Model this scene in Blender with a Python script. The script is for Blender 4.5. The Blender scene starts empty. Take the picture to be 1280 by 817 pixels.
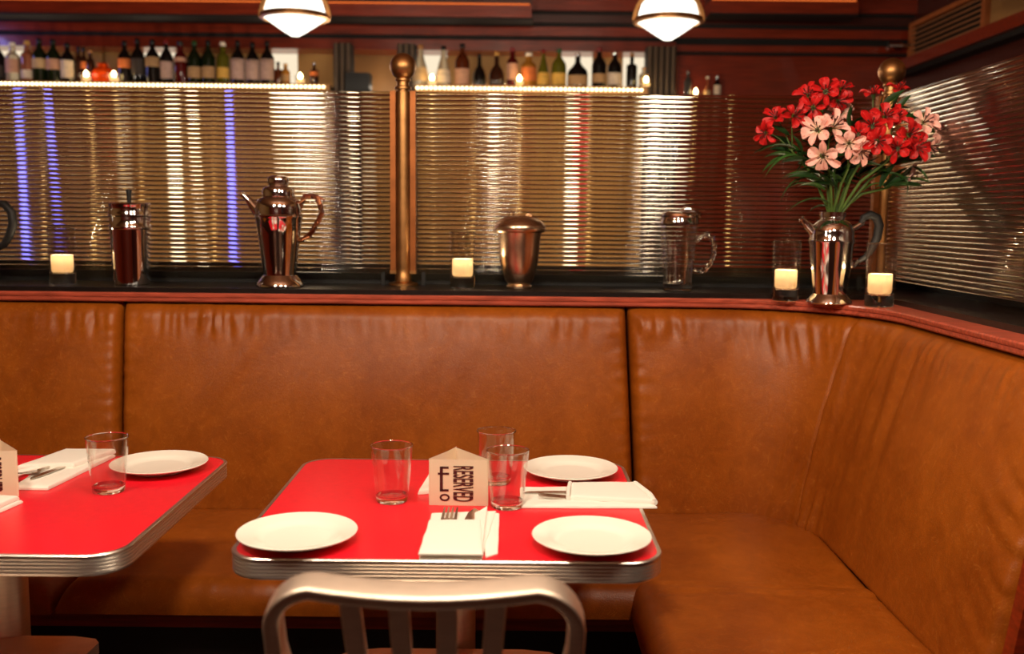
import bpy, bmesh, math, random
from math import sin, cos, pi, radians as R, sqrt, exp
from mathutils import Vector, Matrix, noise

random.seed(7)
S = bpy.context.scene
COL = S.collection

# ------------------------------------------------------------------ camera
PITCH, ROLL = R(6.48), R(0.6)
fwd = Vector((0, cos(PITCH), -sin(PITCH)))
r0 = Vector((1, 0, 0)); u0 = r0.cross(fwd)
rgt = r0 * cos(ROLL) + u0 * sin(ROLL); upv = rgt.cross(fwd)
cd = bpy.data.cameras.new('camera'); cam = bpy.data.objects.new('camera', cd); COL.objects.link(cam)
cam.matrix_world = Matrix(((rgt.x, upv.x, -fwd.x, 0), (rgt.y, upv.y, -fwd.y, 0), (rgt.z, upv.z, -fwd.z, 1.32), (0, 0, 0, 1)))
cd.sensor_width = 36; cd.lens = 1220 / 1280 * 36
cd.clip_start = .05
cd.dof.use_dof = True; cd.dof.focus_distance = 2.2; cd.dof.aperture_fstop = 2.6
S.camera = cam

# ------------------------------------------------------------------ world, light, exposure
w = bpy.data.worlds.new('world'); S.world = w; w.use_nodes = True
w.node_tree.nodes['Background'].inputs[0].default_value = (.30, .13, .05, 1)
w.node_tree.nodes['Background'].inputs[1].default_value = .05
S.view_settings.view_transform = 'Standard'
S.view_settings.look = 'None'
S.view_settings.exposure = 1.0
S.view_settings.gamma = 1.0
S.view_settings.use_curve_mapping = False
S.cycles.use_denoising = True
S.cycles.max_bounces = 14
S.cycles.transparent_max_bounces = 24
S.cycles.transmission_bounces = 12
S.cycles.sample_clamp_indirect = 4.0
WARM = (1.0, .83, .63)


def lamp(name, loc, watts, size, color=WARM):
    l = bpy.data.lights.new(name, 'POINT'); l.energy = watts; l.shadow_soft_size = size; l.color = color
    o = bpy.data.objects.new(name, l); o.location = loc; COL.objects.link(o); return o


def area(name, loc, watts, sx, sy, rot=(0, 0, 0), color=WARM):
    l = bpy.data.lights.new(name, 'AREA'); l.energy = watts; l.shape = 'RECTANGLE'; l.size = sx; l.size_y = sy; l.color = color
    o = bpy.data.objects.new(name, l); o.location = loc; o.rotation_euler = rot; COL.objects.link(o); return o


lamp('dining_lamp', (-.08, 1.08, 2.2), 38, .12)          # the dining room's own pendants, above the frame
lamp('dining_lamp', (-1.04, 1.08, 2.2), 31, .12)
lamp('dining_lamp', (.72, 1.25, 2.2), 21, .12)
for x, p in ((-2.7, 3), (-1.6, 2.5), (-.80, 4), (-.1, 2.6), (.70, 3.6)):
    lamp('bar_fill_light', (x, 4.95, 1.80), p * .85, .03)   # fill lights added to brighten the bar behind the glass
for x in (-2.85, -2.2, -1.42, -.82, -.48, .05, .38, .68):
    lamp('alcove_fill_light', (x, 6.06, 2.085), .30, .006)          # fill lights added out of sight behind the bottles to brighten the alcove
lamp('blue_tint_light', (-3.35, 5.5, 2.36), 2.2, .08, (.36, .34, 1.0))   # unseen blue light, added to tint the trim at far left


# ------------------------------------------------------------------ materials
def lin(c):
    return tuple(((x / 255) / 12.92 if x <= 10 else (((x / 255) + .055) / 1.055) ** 2.4) for x in c)


def mat(name, rgb, rough=.5, metal=0., spec=.5, noise_s=0, noise_a=0., bump=0., bump_s=200, emit=None, estr=0., stretch=None, trans=0., ior=1.45, coat=0., rgb2=None):
    m = bpy.data.materials.new(name); m.use_nodes = True
    nt = m.node_tree; b = nt.nodes['Principled BSDF']
    c = lin(rgb) + (1,)
    b.inputs['Base Color'].default_value = c
    b.inputs['Roughness'].default_value = rough
    b.inputs['Metallic'].default_value = metal
    b.inputs['Specular IOR Level'].default_value = spec
    b.inputs['Transmission Weight'].default_value = trans
    b.inputs['IOR'].default_value = ior
    b.inputs['Coat Weight'].default_value = coat
    if emit:
        b.inputs['Emission Color'].default_value = lin(emit) + (1,); b.inputs['Emission Strength'].default_value = estr
    tc = None
    if noise_s or bump:
        tc = nt.nodes.new('ShaderNodeTexCoord'); mp = nt.nodes.new('ShaderNodeMapping')
        nt.links.new(tc.outputs['Object'], mp.inputs['Vector'])
        if stretch: mp.inputs['Scale'].default_value = stretch
    if noise_s:
        n = nt.nodes.new('ShaderNodeTexNoise'); n.inputs['Scale'].default_value = noise_s; n.inputs['Detail'].default_value = 6
        nt.links.new(mp.outputs[0], n.inputs['Vector'])
        rp = nt.nodes.new('ShaderNodeValToRGB'); nt.links.new(n.outputs['Fac'], rp.inputs[0])
        rp.color_ramp.elements[0].position = .32; rp.color_ramp.elements[1].position = .68
        c1 = lin(rgb2) if rgb2 else tuple(v * (1 - noise_a) for v in c[:3])
        rp.color_ramp.elements[0].color = tuple(c1) + (1,)
        rp.color_ramp.elements[1].color = c if rgb2 else tuple(min(1, v * (1 + noise_a)) for v in c[:3]) + (1,)
        nt.links.new(rp.outputs[0], b.inputs['Base Color'])
    if bump:
        n2 = nt.nodes.new('ShaderNodeTexNoise'); n2.inputs['Scale'].default_value = bump_s; n2.inputs['Detail'].default_value = 4
        nt.links.new(mp.outputs[0], n2.inputs['Vector'])
        bp = nt.nodes.new('ShaderNodeBump'); bp.inputs['Strength'].default_value = bump; bp.inputs['Distance'].default_value = .002
        nt.links.new(n2.outputs['Fac'], bp.inputs['Height']); nt.links.new(bp.outputs[0], b.inputs['Normal'])
    return m


def emitter(name, rgb, strength):
    m = bpy.data.materials.new(name); m.use_nodes = True; nt = m.node_tree
    nt.nodes.remove(nt.nodes['Principled BSDF'])
    e = nt.nodes.new('ShaderNodeEmission'); e.inputs[0].default_value = lin(rgb) + (1,); e.inputs[1].default_value = strength
    nt.links.new(e.outputs[0], nt.nodes['Material Output'].inputs[0]); return m


def thin_glass(name, tint=(.975, .975, .96), base=.055):
    """thin-walled clear glass: see-through with a Fresnel gloss"""
    m = bpy.data.materials.new(name); m.use_nodes = True; nt = m.node_tree
    nt.nodes.remove(nt.nodes['Principled BSDF'])
    t = nt.nodes.new('ShaderNodeBsdfTransparent'); t.inputs[0].default_value = tint + (1,)
    g = nt.nodes.new('ShaderNodeBsdfGlossy'); g.inputs['Roughness'].default_value = .03; g.inputs['Color'].default_value = (1, 1, 1, 1)
    lw = nt.nodes.new('ShaderNodeLayerWeight'); lw.inputs['Blend'].default_value = .5
    pw = nt.nodes.new('ShaderNodeMath'); pw.operation = 'POWER'; nt.links.new(lw.outputs['Facing'], pw.inputs[0]); pw.inputs[1].default_value = 3.6
    f = nt.nodes.new('ShaderNodeMath'); f.operation = 'MULTIPLY_ADD'; nt.links.new(pw.outputs[0], f.inputs[0]); f.inputs[1].default_value = .85; f.inputs[2].default_value = base
    mx = nt.nodes.new('ShaderNodeMixShader')
    nt.links.new(f.outputs[0], mx.inputs[0]); nt.links.new(t.outputs[0], mx.inputs[1]); nt.links.new(g.outputs[0], mx.inputs[2])
    nt.links.new(mx.outputs[0], nt.nodes['Material Output'].inputs[0]); return m


def wax_mat():
    m = bpy.data.materials.new('candle_wax'); m.use_nodes = True; nt = m.node_tree
    nt.nodes.remove(nt.nodes['Principled BSDF'])
    t = nt.nodes.new('ShaderNodeBsdfTranslucent'); t.inputs[0].default_value = (1, .90, .76, 1)
    d = nt.nodes.new('ShaderNodeBsdfDiffuse'); d.inputs[0].default_value = (.9, .78, .6, 1)
    mx = nt.nodes.new('ShaderNodeMixShader'); mx.inputs[0].default_value = .35
    nt.links.new(t.outputs[0], mx.inputs[1]); nt.links.new(d.outputs[0], mx.inputs[2])
    nt.links.new(mx.outputs[0], nt.nodes['Material Output'].inputs[0]); return m


def paper_mat():
    m = bpy.data.materials.new('tent_paper'); m.use_nodes = True; nt = m.node_tree
    nt.nodes.remove(nt.nodes['Principled BSDF'])
    t = nt.nodes.new('ShaderNodeBsdfTranslucent'); t.inputs[0].default_value = (.97, .87, .64, 1)
    d = nt.nodes.new('ShaderNodeBsdfDiffuse'); d.inputs[0].default_value = (.95, .87, .68, 1)
    mx = nt.nodes.new('ShaderNodeMixShader'); mx.inputs[0].default_value = .55
    nt.links.new(t.outputs[0], mx.inputs[1]); nt.links.new(d.outputs[0], mx.inputs[2])
    nt.links.new(mx.outputs[0], nt.nodes['Material Output'].inputs[0]); return m


def petal_mat(name, tip, throat, streak):
    """petal colour runs along its length: pale throat with dark flecks, full colour outside"""
    m = bpy.data.materials.new(name); m.use_nodes = True; nt = m.node_tree; b = nt.nodes['Principled BSDF']
    tc = nt.nodes.new('ShaderNodeTexCoord'); sp = nt.nodes.new('ShaderNodeSeparateXYZ'); nt.links.new(tc.outputs['Object'], sp.inputs[0])
    mr = nt.nodes.new('ShaderNodeMapRange'); mr.inputs[2].default_value = .024; nt.links.new(sp.outputs[0], mr.inputs[0])
    rp = nt.nodes.new('ShaderNodeValToRGB'); nt.links.new(mr.outputs[0], rp.inputs[0])
    rp.color_ramp.elements[0].color = lin(throat) + (1,); rp.color_ramp.elements[1].color = lin(tip) + (1,)
    rp.color_ramp.elements[0].position = .1; rp.color_ramp.elements[1].position = .6
    n = nt.nodes.new('ShaderNodeTexNoise'); n.inputs['Scale'].default_value = 160; nt.links.new(tc.outputs['Object'], n.inputs['Vector'])
    r2 = nt.nodes.new('ShaderNodeValToRGB'); nt.links.new(n.outputs['Fac'], r2.inputs[0])
    r2.color_ramp.elements[0].position = .66; r2.color_ramp.elements[1].position = .70
    mx = nt.nodes.new('ShaderNodeMixRGB'); nt.links.new(r2.outputs[0], mx.inputs[0]); nt.links.new(rp.outputs[0], mx.inputs[1]); mx.inputs[2].default_value = lin(streak) + (1,)
    nt.links.new(mx.outputs[0], b.inputs['Base Color']); b.inputs['Roughness'].default_value = .55
    b.inputs['Subsurface Weight'].default_value = 0
    return m


def leather_mat():
    m = bpy.data.materials.new('tan_leather'); m.use_nodes = True; nt = m.node_tree; b = nt.nodes['Principled BSDF']
    L = nt.links.new
    tc = nt.nodes.new('ShaderNodeTexCoord')
    n1 = nt.nodes.new('ShaderNodeTexNoise'); n1.inputs['Scale'].default_value = 3.2; n1.inputs['Detail'].default_value = 5; n1.inputs['Roughness'].default_value = .6
    n2 = nt.nodes.new('ShaderNodeTexNoise'); n2.inputs['Scale'].default_value = 26; n2.inputs['Detail'].default_value = 8; n2.inputs['Distortion'].default_value = 1.2
    for n in (n1, n2): L(tc.outputs['Object'], n.inputs['Vector'])
    r1 = nt.nodes.new('ShaderNodeValToRGB'); L(n1.outputs['Fac'], r1.inputs[0])
    r1.color_ramp.elements[0].position = .3; r1.color_ramp.elements[1].position = .72
    r1.color_ramp.elements[0].color = lin((134, 64, 11)) + (1,); r1.color_ramp.elements[1].color = lin((164, 87, 20)) + (1,)
    # thin pale scuffs
    v = nt.nodes.new('ShaderNodeTexNoise'); v.inputs['Scale'].default_value = 14; v.inputs['Detail'].default_value = 3; v.inputs['Distortion'].default_value = 3.5
    L(tc.outputs['Object'], v.inputs['Vector'])
    sb = nt.nodes.new('ShaderNodeMath'); sb.operation = 'SUBTRACT'; L(v.outputs['Fac'], sb.inputs[0]); sb.inputs[1].default_value = .5
    ab = nt.nodes.new('ShaderNodeMath'); ab.operation = 'ABSOLUTE'; L(sb.outputs[0], ab.inputs[0])
    mr = nt.nodes.new('ShaderNodeMapRange'); mr.inputs[1].default_value = 0; mr.inputs[2].default_value = .012; mr.inputs[3].default_value = .62; mr.inputs[4].default_value = 0
    L(ab.outputs[0], mr.inputs[0])
    ml = nt.nodes.new('ShaderNodeMath'); ml.operation = 'MULTIPLY'; L(mr.outputs[0], ml.inputs[0]); L(n2.outputs['Fac'], ml.inputs[1])
    mx = nt.nodes.new('ShaderNodeMixRGB'); L(ml.outputs[0], mx.inputs[0]); L(r1.outputs[0], mx.inputs[1]); mx.inputs[2].default_value = lin((200, 126, 52)) + (1,)
    mm = nt.nodes.new('ShaderNodeMixRGB'); mm.blend_type = 'OVERLAY'; mm.inputs[0].default_value = .25; L(mx.outputs[0], mm.inputs[1]); L(n2.outputs['Fac'], mm.inputs[2])
    L(mm.outputs[0], b.inputs['Base Color'])
    b.inputs['Roughness'].default_value = .36; b.inputs['Specular IOR Level'].default_value = .36
    n3 = nt.nodes.new('ShaderNodeTexVoronoi'); n3.inputs['Scale'].default_value = 420; L(tc.outputs['Object'], n3.inputs['Vector'])
    ad = nt.nodes.new('ShaderNodeMath'); ad.operation = 'ADD'; L(n3.outputs['Distance'], ad.inputs[0]); L(n2.outputs['Fac'], ad.inputs[1])
    bp = nt.nodes.new('ShaderNodeBump'); bp.inputs['Strength'].default_value = .25; bp.inputs['Distance'].default_value = .0015
    L(ad.outputs[0], bp.inputs['Height']); L(bp.outputs[0], b.inputs['Normal'])
    return m


M = dict(
    leather=leather_mat(),
    mahog=mat('mahogany', (124, 38, 14), .32, noise_s=9, noise_a=.32, stretch=(.6, 6, 12), coat=.3),
    mahog_rail=mat('mahogany_rail', (176, 80, 58), .42, noise_s=14, noise_a=.35, stretch=(.8, 8, 8), coat=.2),
    mahog_dark=mat('mahogany_dark', (62, 20, 12), .35, noise_s=8, noise_a=.3, stretch=(.6, 6, 12), coat=.2),
    black_top=mat('black_ledge_laminate', (26, 21, 19), .30, noise_s=40, noise_a=.3),
    black=mat('matte_black', (14, 11, 10), .6),
    gap_shade=mat('painted_gap_shade', (12, 5, 4), .7),  # dark paint for the shade in the gaps between boards
    dark_floor=mat('dark_floor', (44, 22, 15), .4, noise_s=5, noise_a=.4),
    ceiling=mat('ceiling_paint', (120, 74, 46), .5, noise_s=3, noise_a=.2),
    cream=mat('cream_wall', (170, 130, 74), .6, noise_s=3, noise_a=.12),
    cream_dim=mat('tan_wall', (152, 110, 62), .6, noise_s=4, noise_a=.12),
    red=mat('red_laminate', (232, 26, 44), .34, noise_s=60, noise_a=.03),
    alu=mat('ribbed_aluminium', (232, 226, 218), .32, 1.),
    brushed=mat('brushed_aluminium', (232, 214, 196), .48, 1., noise_s=30, noise_a=.05, bump=.08, bump_s=300, stretch=(1, 1, 8)),
    chrome=mat('polished_silver', (228, 228, 228), .07, 1.),
    silver=mat('worn_silver_plate', (214, 186, 156), .27, 1., noise_s=18, noise_a=.12),
    copper=mat('aged_copper_handle', (150, 92, 60), .3, 1., noise_s=40, noise_a=.3),
    brass=mat('aged_brass', (172, 124, 76), .40, 1., noise_s=22, noise_a=.22),
    brass_dark=mat('dull_brass_channel', (150, 88, 44), .45, .7, noise_s=22, noise_a=.2),
    china=mat('white_china', (244, 238, 226), .18, spec=.5),
    linen=mat('white_linen', (240, 234, 224), .85, bump=.25, bump_s=900),
    steel=mat('cutlery_steel', (200, 192, 182), .2, 1.),
    glass=thin_glass('tumbler_glass'),
    votive_glass=thin_glass('votive_glass', (.95, .94, .92), .085),
    glass_panelled=thin_glass('panelled_glass', (.955, .94, .91), .15),
    solid=mat('solid_glass', (250, 250, 246), .02, trans=1., ior=1.48),
    reeded=mat('reeded_glass', (244, 232, 212), .03, trans=1., spec=.14, ior=1.42),
    wax=wax_mat(),
    paper=paper_mat(),
    ink=mat('maroon_ink', (70, 12, 16), .7),
    flame=emitter('candle_flame', (255, 214, 140), 18),
    globe=emitter('lamp_globe', (255, 246, 226), 1.35),
    bead=emitter('light_beads', (255, 226, 168), 3.6),
    panel=emitter('reflection_and_lamp_glow', (255, 236, 204), .5),  # glow of the painted lamp reflections, also of the dim bar lamps
    cove=emitter('cove_strip', (255, 120, 50), .55),
    neon_blue=emitter('neon_blue', (112, 112, 255), 2.0),
    neon_red=emitter('neon_red', (255, 70, 72), .42),
    lampwhite=emitter('small_lamp', (255, 238, 206), 4),
    bead_dim=mat('shelf_edge', (150, 110, 70), .3, .8),
    fluted=mat('dark_bronze_column', (84, 68, 54), .4, .3),
    stemgreen=mat('stem_green', (72, 96, 36), .5),
    leaf=mat('leaf_green', (44, 78, 26), .42, noise_s=30, noise_a=.3),
    leaf2=mat('leaf_dark_green', (26, 52, 20), .4, noise_s=30, noise_a=.3),
    petal_red=petal_mat('petal_red', (198, 18, 18), (150, 14, 16), (60, 6, 8)),
    petal_pink=petal_mat('petal_pink', (246, 186, 172), (248, 222, 190), (220, 110, 100)),
    anther=mat('anther_brown', (70, 30, 22), .6),
    vent_frame=mat('vent_frame_wood', (168, 92, 46), .5, noise_s=12, noise_a=.2),
    vent=mat('vent_slat_wood', (140, 92, 58), .5),
    speaker=mat('speaker_black', (10, 9, 9), .5),
)


# ------------------------------------------------------------------ mesh building
class MB:
    def __init__(s): s.v = []; s.f = []; s.sm = []

    def add(s, vs, fs, smooth=False):
        o = len(s.v); s.v += [tuple(p) for p in vs]; s.f += [tuple(i + o for i in f) for f in fs]; s.sm += [smooth] * len(fs)
        return s

    def box(s, x0, x1, y0, y1, z0, z1):
        vs = [(x, y, z) for x in (x0, x1) for y in (y0, y1) for z in (z0, z1)]
        return s.add(vs, [(0, 1, 3, 2), (4, 6, 7, 5), (0, 4, 5, 1), (2, 3, 7, 6), (0, 2, 6, 4), (1, 5, 7, 3)])

    def grid(s, rows, closed_u=False, closed_v=False, smooth=True):
        n, m = len(rows), len(rows[0]); fs = []
        for i in range(n if closed_u else n - 1):
            for j in range(m if closed_v else m - 1):
                fs.append((i * m + j, i * m + (j + 1) % m, ((i + 1) % n) * m + (j + 1) % m, ((i + 1) % n) * m + j))
        return s.add([p for r in rows for p in r], fs, smooth)

    def lathe(s, prof, seg=32, c=(0, 0, 0), fn=None):
        """prof: list of (radius, z)"""
        rows = []
        for r, z in prof:
            row = []
            for k in range(seg):
                a = 2 * pi * k / seg
                q = fn(a, z) if fn else 1
                row.append((c[0] + r * q * cos(a), c[1] + r * q * sin(a), c[2] + z))
            rows.append(row)
        s.grid(rows, closed_v=True)
        return s

    def tube(s, pts, rad, seg=8, sect=None, up=(0, 0, 1), caps=True, twist=0):
        """sweep: rad number or list; sect: list of (a,b) offsets instead of a circle"""
        pts = [Vector(p) for p in pts]; n = len(pts); rows = []
        up = Vector(up)
        for i, p in enumerate(pts):
            t = (pts[min(i + 1, n - 1)] - pts[max(i - 1, 0)]).normalized()
            a = up - t * up.dot(t)
            if a.length < 1e-3: a = Vector((0, 1, 0)) - t * t.y
            a.normalize(); b = t.cross(a)
            rr = rad[i] if isinstance(rad, (list, tuple)) else rad
            ss = sect if sect else [(cos(2 * pi * k / seg), sin(2 * pi * k / seg)) for k in range(seg)]
            ca, sa = cos(twist * i), sin(twist * i)
            rows.append([p + a * ((u * ca - v * sa) * rr) + b * ((u * sa + v * ca) * rr) for u, v in ss])
        s.grid(rows, closed_v=True)
        if caps:
            m = len(rows[0]); o = len(s.v) - n * m
            s.f += [tuple(o + k for k in range(m)), tuple(o + (n - 1) * m + k for k in reversed(range(m)))]; s.sm += [False, False]
        return s

    def prism(s, poly, z0, z1, smooth=False):
        n = len(poly); vs = [(x, y, z0) for x, y in poly] + [(x, y, z1) for x, y in poly]
        s.add(vs, [tuple(reversed(range(n))), tuple(range(n, 2 * n))])
        return s.add(vs, [(i, (i + 1) % n, n + (i + 1) % n, n + i) for i in range(n)], smooth)

    def mesh(s, name, m):
        me = bpy.data.meshes.new(name); me.from_pydata(s.v, [], s.f); me.update()
        bm = bmesh.new(); bm.from_mesh(me); bmesh.ops.remove_doubles(bm, verts=bm.verts, dist=1e-6)
        bmesh.ops.recalc_face_normals(bm, faces=bm.faces)
        sm = any(s.sm)
        bm.to_mesh(me); bm.free()
        if sm:
            for p in me.polygons: p.use_smooth = True
            me.set_sharp_from_angle(angle=R(38))
        me.materials.append(m); return me

    def build(s, name, m, parent=None):
        o = bpy.data.objects.new(name, s.mesh(name, m)); COL.objects.link(o); o.parent = parent; return o


def tag(o, label, cat, group=None):
    o['label'] = label; o['category'] = cat
    if group: o['group'] = group
    return o


def thing(name, label, cat, loc=(0, 0, 0), rz=0, group=None):
    o = bpy.data.objects.new(name, None); o.empty_display_size = .05; COL.objects.link(o)
    o.location = loc; o.rotation_euler = (0, 0, rz)
    return tag(o, label, cat, group)


def struct(name, mb, m, parent=None):
    o = mb.build(name, m, parent)
    if parent is None: o['kind'] = 'structure'
    return o


def dup(root, loc, rz=0, label=None, group=None):
    """copy of a thing with its parts and sub-parts (shared mesh data)"""
    r = root.copy(); COL.objects.link(r); r.location = loc; r.rotation_euler = (0, 0, rz)
    if label: r['label'] = label
    if group: r['group'] = group
    for ch in list(root.children):
        c = ch.copy(); COL.objects.link(c); c.parent = r
        for g in ch.children:
            d = g.copy(); COL.objects.link(d); d.parent = c
    return r


def arc(cx, cy, r, a0, a1, n):
    return [(cx + r * cos(a0 + (a1 - a0) * i / n), cy + r * sin(a0 + (a1 - a0) * i / n)) for i in range(n + 1)]


def rrect(x0, x1, y0, y1, r, n=8):
    return arc(x1 - r, y0 + r, r, -pi / 2, 0, n) + arc(x1 - r, y1 - r, r, 0, pi / 2, n) + arc(x0 + r, y1 - r, r, pi / 2, pi, n) + arc(x0 + r, y0 + r, r, pi, 1.5 * pi, n)


def g_(x):
    x = max(0., min(1., x)); return sqrt(1 - (1 - x) ** 2)


def nz(x, y, z=0.): return noise.noise(Vector((x, y, z)))


def smooth(x, a, b):
    t = max(0, min(1, (x - a) / (b - a))); return t * t * (3 - 2 * t)


# ------------------------------------------------------------------ setting
struct('floor', MB().box(-4.5, 2.6, -3.2, 6.4, -.1, 0), M['dark_floor'])
struct('ceiling', MB().box(-4.5, 2.6, -3.2, 6.4, 2.86, 2.95), M['ceiling'])
struct('wall_front', MB().box(-4.5, 2.6, -3.3, -3.2, 0, 2.9), M['mahog'])
struct('baseboard_front', MB().box(-4.5, 2.35, -3.2, -3.16, 0, 1.1), M['mahog'])
struct('wall_back', MB().box(-4.5, 2.6, 6.2, 6.4, 0, 2.9), M['cream_dim'])
struct('wall_left', MB().box(-4.6, -4.5, -3.3, 6.4, 0, 2.9), M['cream_dim'])
struct('baseboard_left', MB().box(-4.5, -4.46, -3.2, 3.0, 0, 1.1), M['mahog'])
wr = struct('wall_right', MB().box(2.35, 2.5, -3.3, 6.3, 0, 2.9), M['mahog_dark'])
struct('wall_right_upper', MB().box(2.33, 2.36, 2.2, 4.93, 2.24, 2.86), M['cream_dim'])
# wood panel at the right end of the back bar
struct('wall_back_panel', MB().box(.98, 2.35, 6.0, 6.15, 1.0, 2.9), M['mahog'])
# low black upstand that backs the ledge, behind the raised glass
# boards of the cornice over the bar: each its own board, stepping forward and up, with dark strips painting the shade of the gaps
for i, (y0, y1, z0, z1, mt) in enumerate((
        (5.98, 6.2, 2.30, 2.362, 'mahog'), (5.972, 6.2, 2.362, 2.384, 'gap_shade'), (5.95, 6.2, 2.384, 2.436, 'mahog'),
        (5.942, 6.2, 2.436, 2.456, 'gap_shade'), (5.92, 6.2, 2.456, 2.502, 'mahog_dark'), (5.912, 6.2, 2.502, 2.520, 'gap_shade'),
        (5.88, 6.2, 2.520, 2.60, 'mahog'), (5.80, 6.2, 2.60, 2.86, 'mahog'))):
    struct('trim_%d' % (i + 1), MB().box(-4.5, 2.35, y0, y1, z0, z1), M[mt])
for i, (y0, z0, z1, mt) in enumerate(((5.972, 2.288, 2.304, 'gap_shade'), (5.955, 2.304, 2.342, 'mahog'), (5.968, 2.342, 2.362, 'gap_shade'))):  # dark strips paint gap shade above and below the board
    struct('trim_panel_%d' % (i + 1), MB().box(.96, 2.35, y0, 6.05, z0, z1), M[mt])
# light coves hanging below the ceiling in front of the cornice
def cove(n, x0, x1, zb):
    t = thing('light_cove', 'long mahogany ceiling cove with an orange lit strip, ' + n, 'light cove', ((x0 + x1) / 2, 5.72, 2.86))
    h = (x1 - x0) / 2
    MB().box(-h, h, -.06, .12, zb - 2.86, zb - 2.86 + .068).build('fascia', M['mahog'], t)
    MB().box(-h, h + .008, -.052, .11, zb - 2.86 - .009, zb - 2.86).build('gap_shade_strip', M['gap_shade'], t)  # dark strip painting the shadow line under the fascia
    MB().box(-h + .01, h - .01, -.052, -.03, zb - 2.86 + .068, zb - 2.86 + .077).build('light_strip', M['cove'], t)
    MB().box(-h, h, .0, .12, zb - 2.86 + .068, 0).build('upper_fascia', M['mahog_dark'], t)
cove('over the left bottle shelf', -3.8, .092, 2.432)
cove('in front of the wood panel on the right', 1.10, 1.93, 2.470)

# right wall: cornice shelf, grille, spotlight, loudspeaker
struct('trim_right', MB().box(2.24, 2.36, 2.2, 5.9, 2.185, 2.245), M['mahog'])
struct('trim_right_lower', MB().box(2.27, 2.36, 2.2, 5.9, 2.16, 2.185), M['gap_shade'])
t = thing('air_grille', 'wood framed slatted air grille above the right cornice', 'air grille', (2.33, 5.42, 2.247))
MB().box(-.02, .02, -.47, .47, 0, .02).build('frame', M['vent_frame'], t)
MB().box(-.02, .02, -.47, .47, .19, .215).build('frame', M['vent_frame'], t)
MB().box(-.02, .02, -.47, -.43, 0.02, .19).build('frame', M['vent_frame'], t)
MB().box(-.02, .02, .44, .47, 0.02, .19).build('frame', M['vent_frame'], t)
MB().box(.01, .02, -.45, .45, .02, .19).build('backing', M['black'], t)
sl = None
for k in range(6):
    if sl is None:
        sl = MB().add([(-.016, y, z) for y in (-.43, .44) for z in (0, .010)] + [(.008, y, z) for y in (-.43, .44) for z in (.008, .018)],
                      [(0, 2, 3, 1), (4, 5, 7, 6), (0, 4, 6, 2), (1, 3, 7, 5), (0, 1, 5, 4), (2, 6, 7, 3)]).build('slat', M['vent'], t)
        sl.location.z = .028
    else:
        s2 = sl.copy(); COL.objects.link(s2); s2.location.z = .028 + .0275 * k
t = thing('spotlight', 'small chrome spotlight in the corner beside the air grille', 'spotlight', (2.24, 5.86, 2.33))
MB().tube([(-.06, 0, 0), (.02, 0, .0)], .026, 12).build('lamp_head', M['chrome'], t)
MB().tube([(.0, 0, 0), (.11, .0, .01)], .009, 8).build('arm', M['chrome'], t)
t = thing('loudspeaker', 'black loudspeaker tilted on the cream wall above the right cornice', 'loudspeaker', (2.2, 4.40, 2.47))
bm_ = MB().prism([(-.12, -.16), (.12, -.10), (.12, .10), (-.12, .16)], -.15, .15); b_ = bm_.build('cabinet', M['speaker'], t); b_.rotation_euler = (R(12), R(-18), 0)
MB().box(.07, .135, -.02, .02, -.02, .02).build('bracket', M['black'], t)

# ------------------------------------------------------------------ bar behind the glass
Y_SHELF = 5.72; Z_SHELF = 2.052


def column(x0, x1, label):
    t = thing('fluted_pilaster', label, 'column', ((x0 + x1) / 2, 5.78, 1.0))
    h = (x1 - x0) / 2; n = max(3, round((x1 - x0) / .033)); wv = 2 * h / n
    MB().box(-h, h, .0, .115, 0, 1.30).build('core', M['black'], t)
    rb = None
    for k in range(n):
        if rb is None:
            rb = MB().add([], []); rb.prism(arc(0, 0, wv * .42, pi, 2 * pi, 8), 0, 1.30, True); rb = rb.build('flute', M['fluted'], t)
            rb.location.x = -h + wv * .5
        else:
            q = rb.copy(); COL.objects.link(q); q.location.x = -h + wv * (k + .5)


column(-1.05, -.945, 'narrow dark fluted pilaster at the right end of the left bottle shelf')
column(-.68, -.575, 'narrow dark fluted pilaster behind the brass ball finial')
column(.765, .935, 'wide dark fluted pilaster beside the wood panel wall')


def shelf(x0, x1, label):
    t = thing('bottle_shelf', label, 'shelf', ((x0 + x1) / 2, 5.86, Z_SHELF)); h = (x1 - x0) / 2
    MB().box(-h, h, -.17, .22, -.03, 0).build('board', M['bead_dim'], t)
    mb = MB(); n = int(2 * h / .0255)
    for k in range(n):
        x = -h + .0255 * (k + .5)
        mb.lathe([(0, -.0085), (.006, -.006), (.0085, 0), (.006, .006), (0, .0085)], 8, (x, -.185, -.012))
    o = mb.build('light_beads', M['bead'], t); o['kind'] = 'stuff'
    MB().box(-h, h, -.175, -.165, -.034, .006).build('edge_strip', M['bead_dim'], t)


shelf(-3.6, -1.055, 'glowing beaded bottle shelf on the left of the brass post')
shelf(-.565, .76, 'glowing beaded bottle shelf on the right of the brass post')
# tan panels and glowing panes, put in for mirrored lamps, on the alcove wall behind the bottles
pn = thing('alcove_backing', 'row of tan panels and glowing painted reflections behind the bottles of the left shelf', 'wall panel', (-2.3, 6.19, 2.06))
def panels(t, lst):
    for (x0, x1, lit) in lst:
        MB().box(x0 - t.location.x, x1 - t.location.x, -.012, 0, 0, .24).build('lit_pane' if lit else 'tan_pane', M['panel'] if lit else M['cream'], t)  # glowing panes imitate lamps mirrored behind the bottles
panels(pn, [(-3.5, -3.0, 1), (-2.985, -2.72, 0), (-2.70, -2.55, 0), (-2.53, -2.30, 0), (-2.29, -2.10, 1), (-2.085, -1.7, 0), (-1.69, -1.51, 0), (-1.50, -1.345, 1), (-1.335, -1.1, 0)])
pn = thing('alcove_backing', 'row of tan panels and glowing painted reflections behind the bottles of the right shelf', 'wall panel', (.1, 6.19, 2.06))
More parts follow.
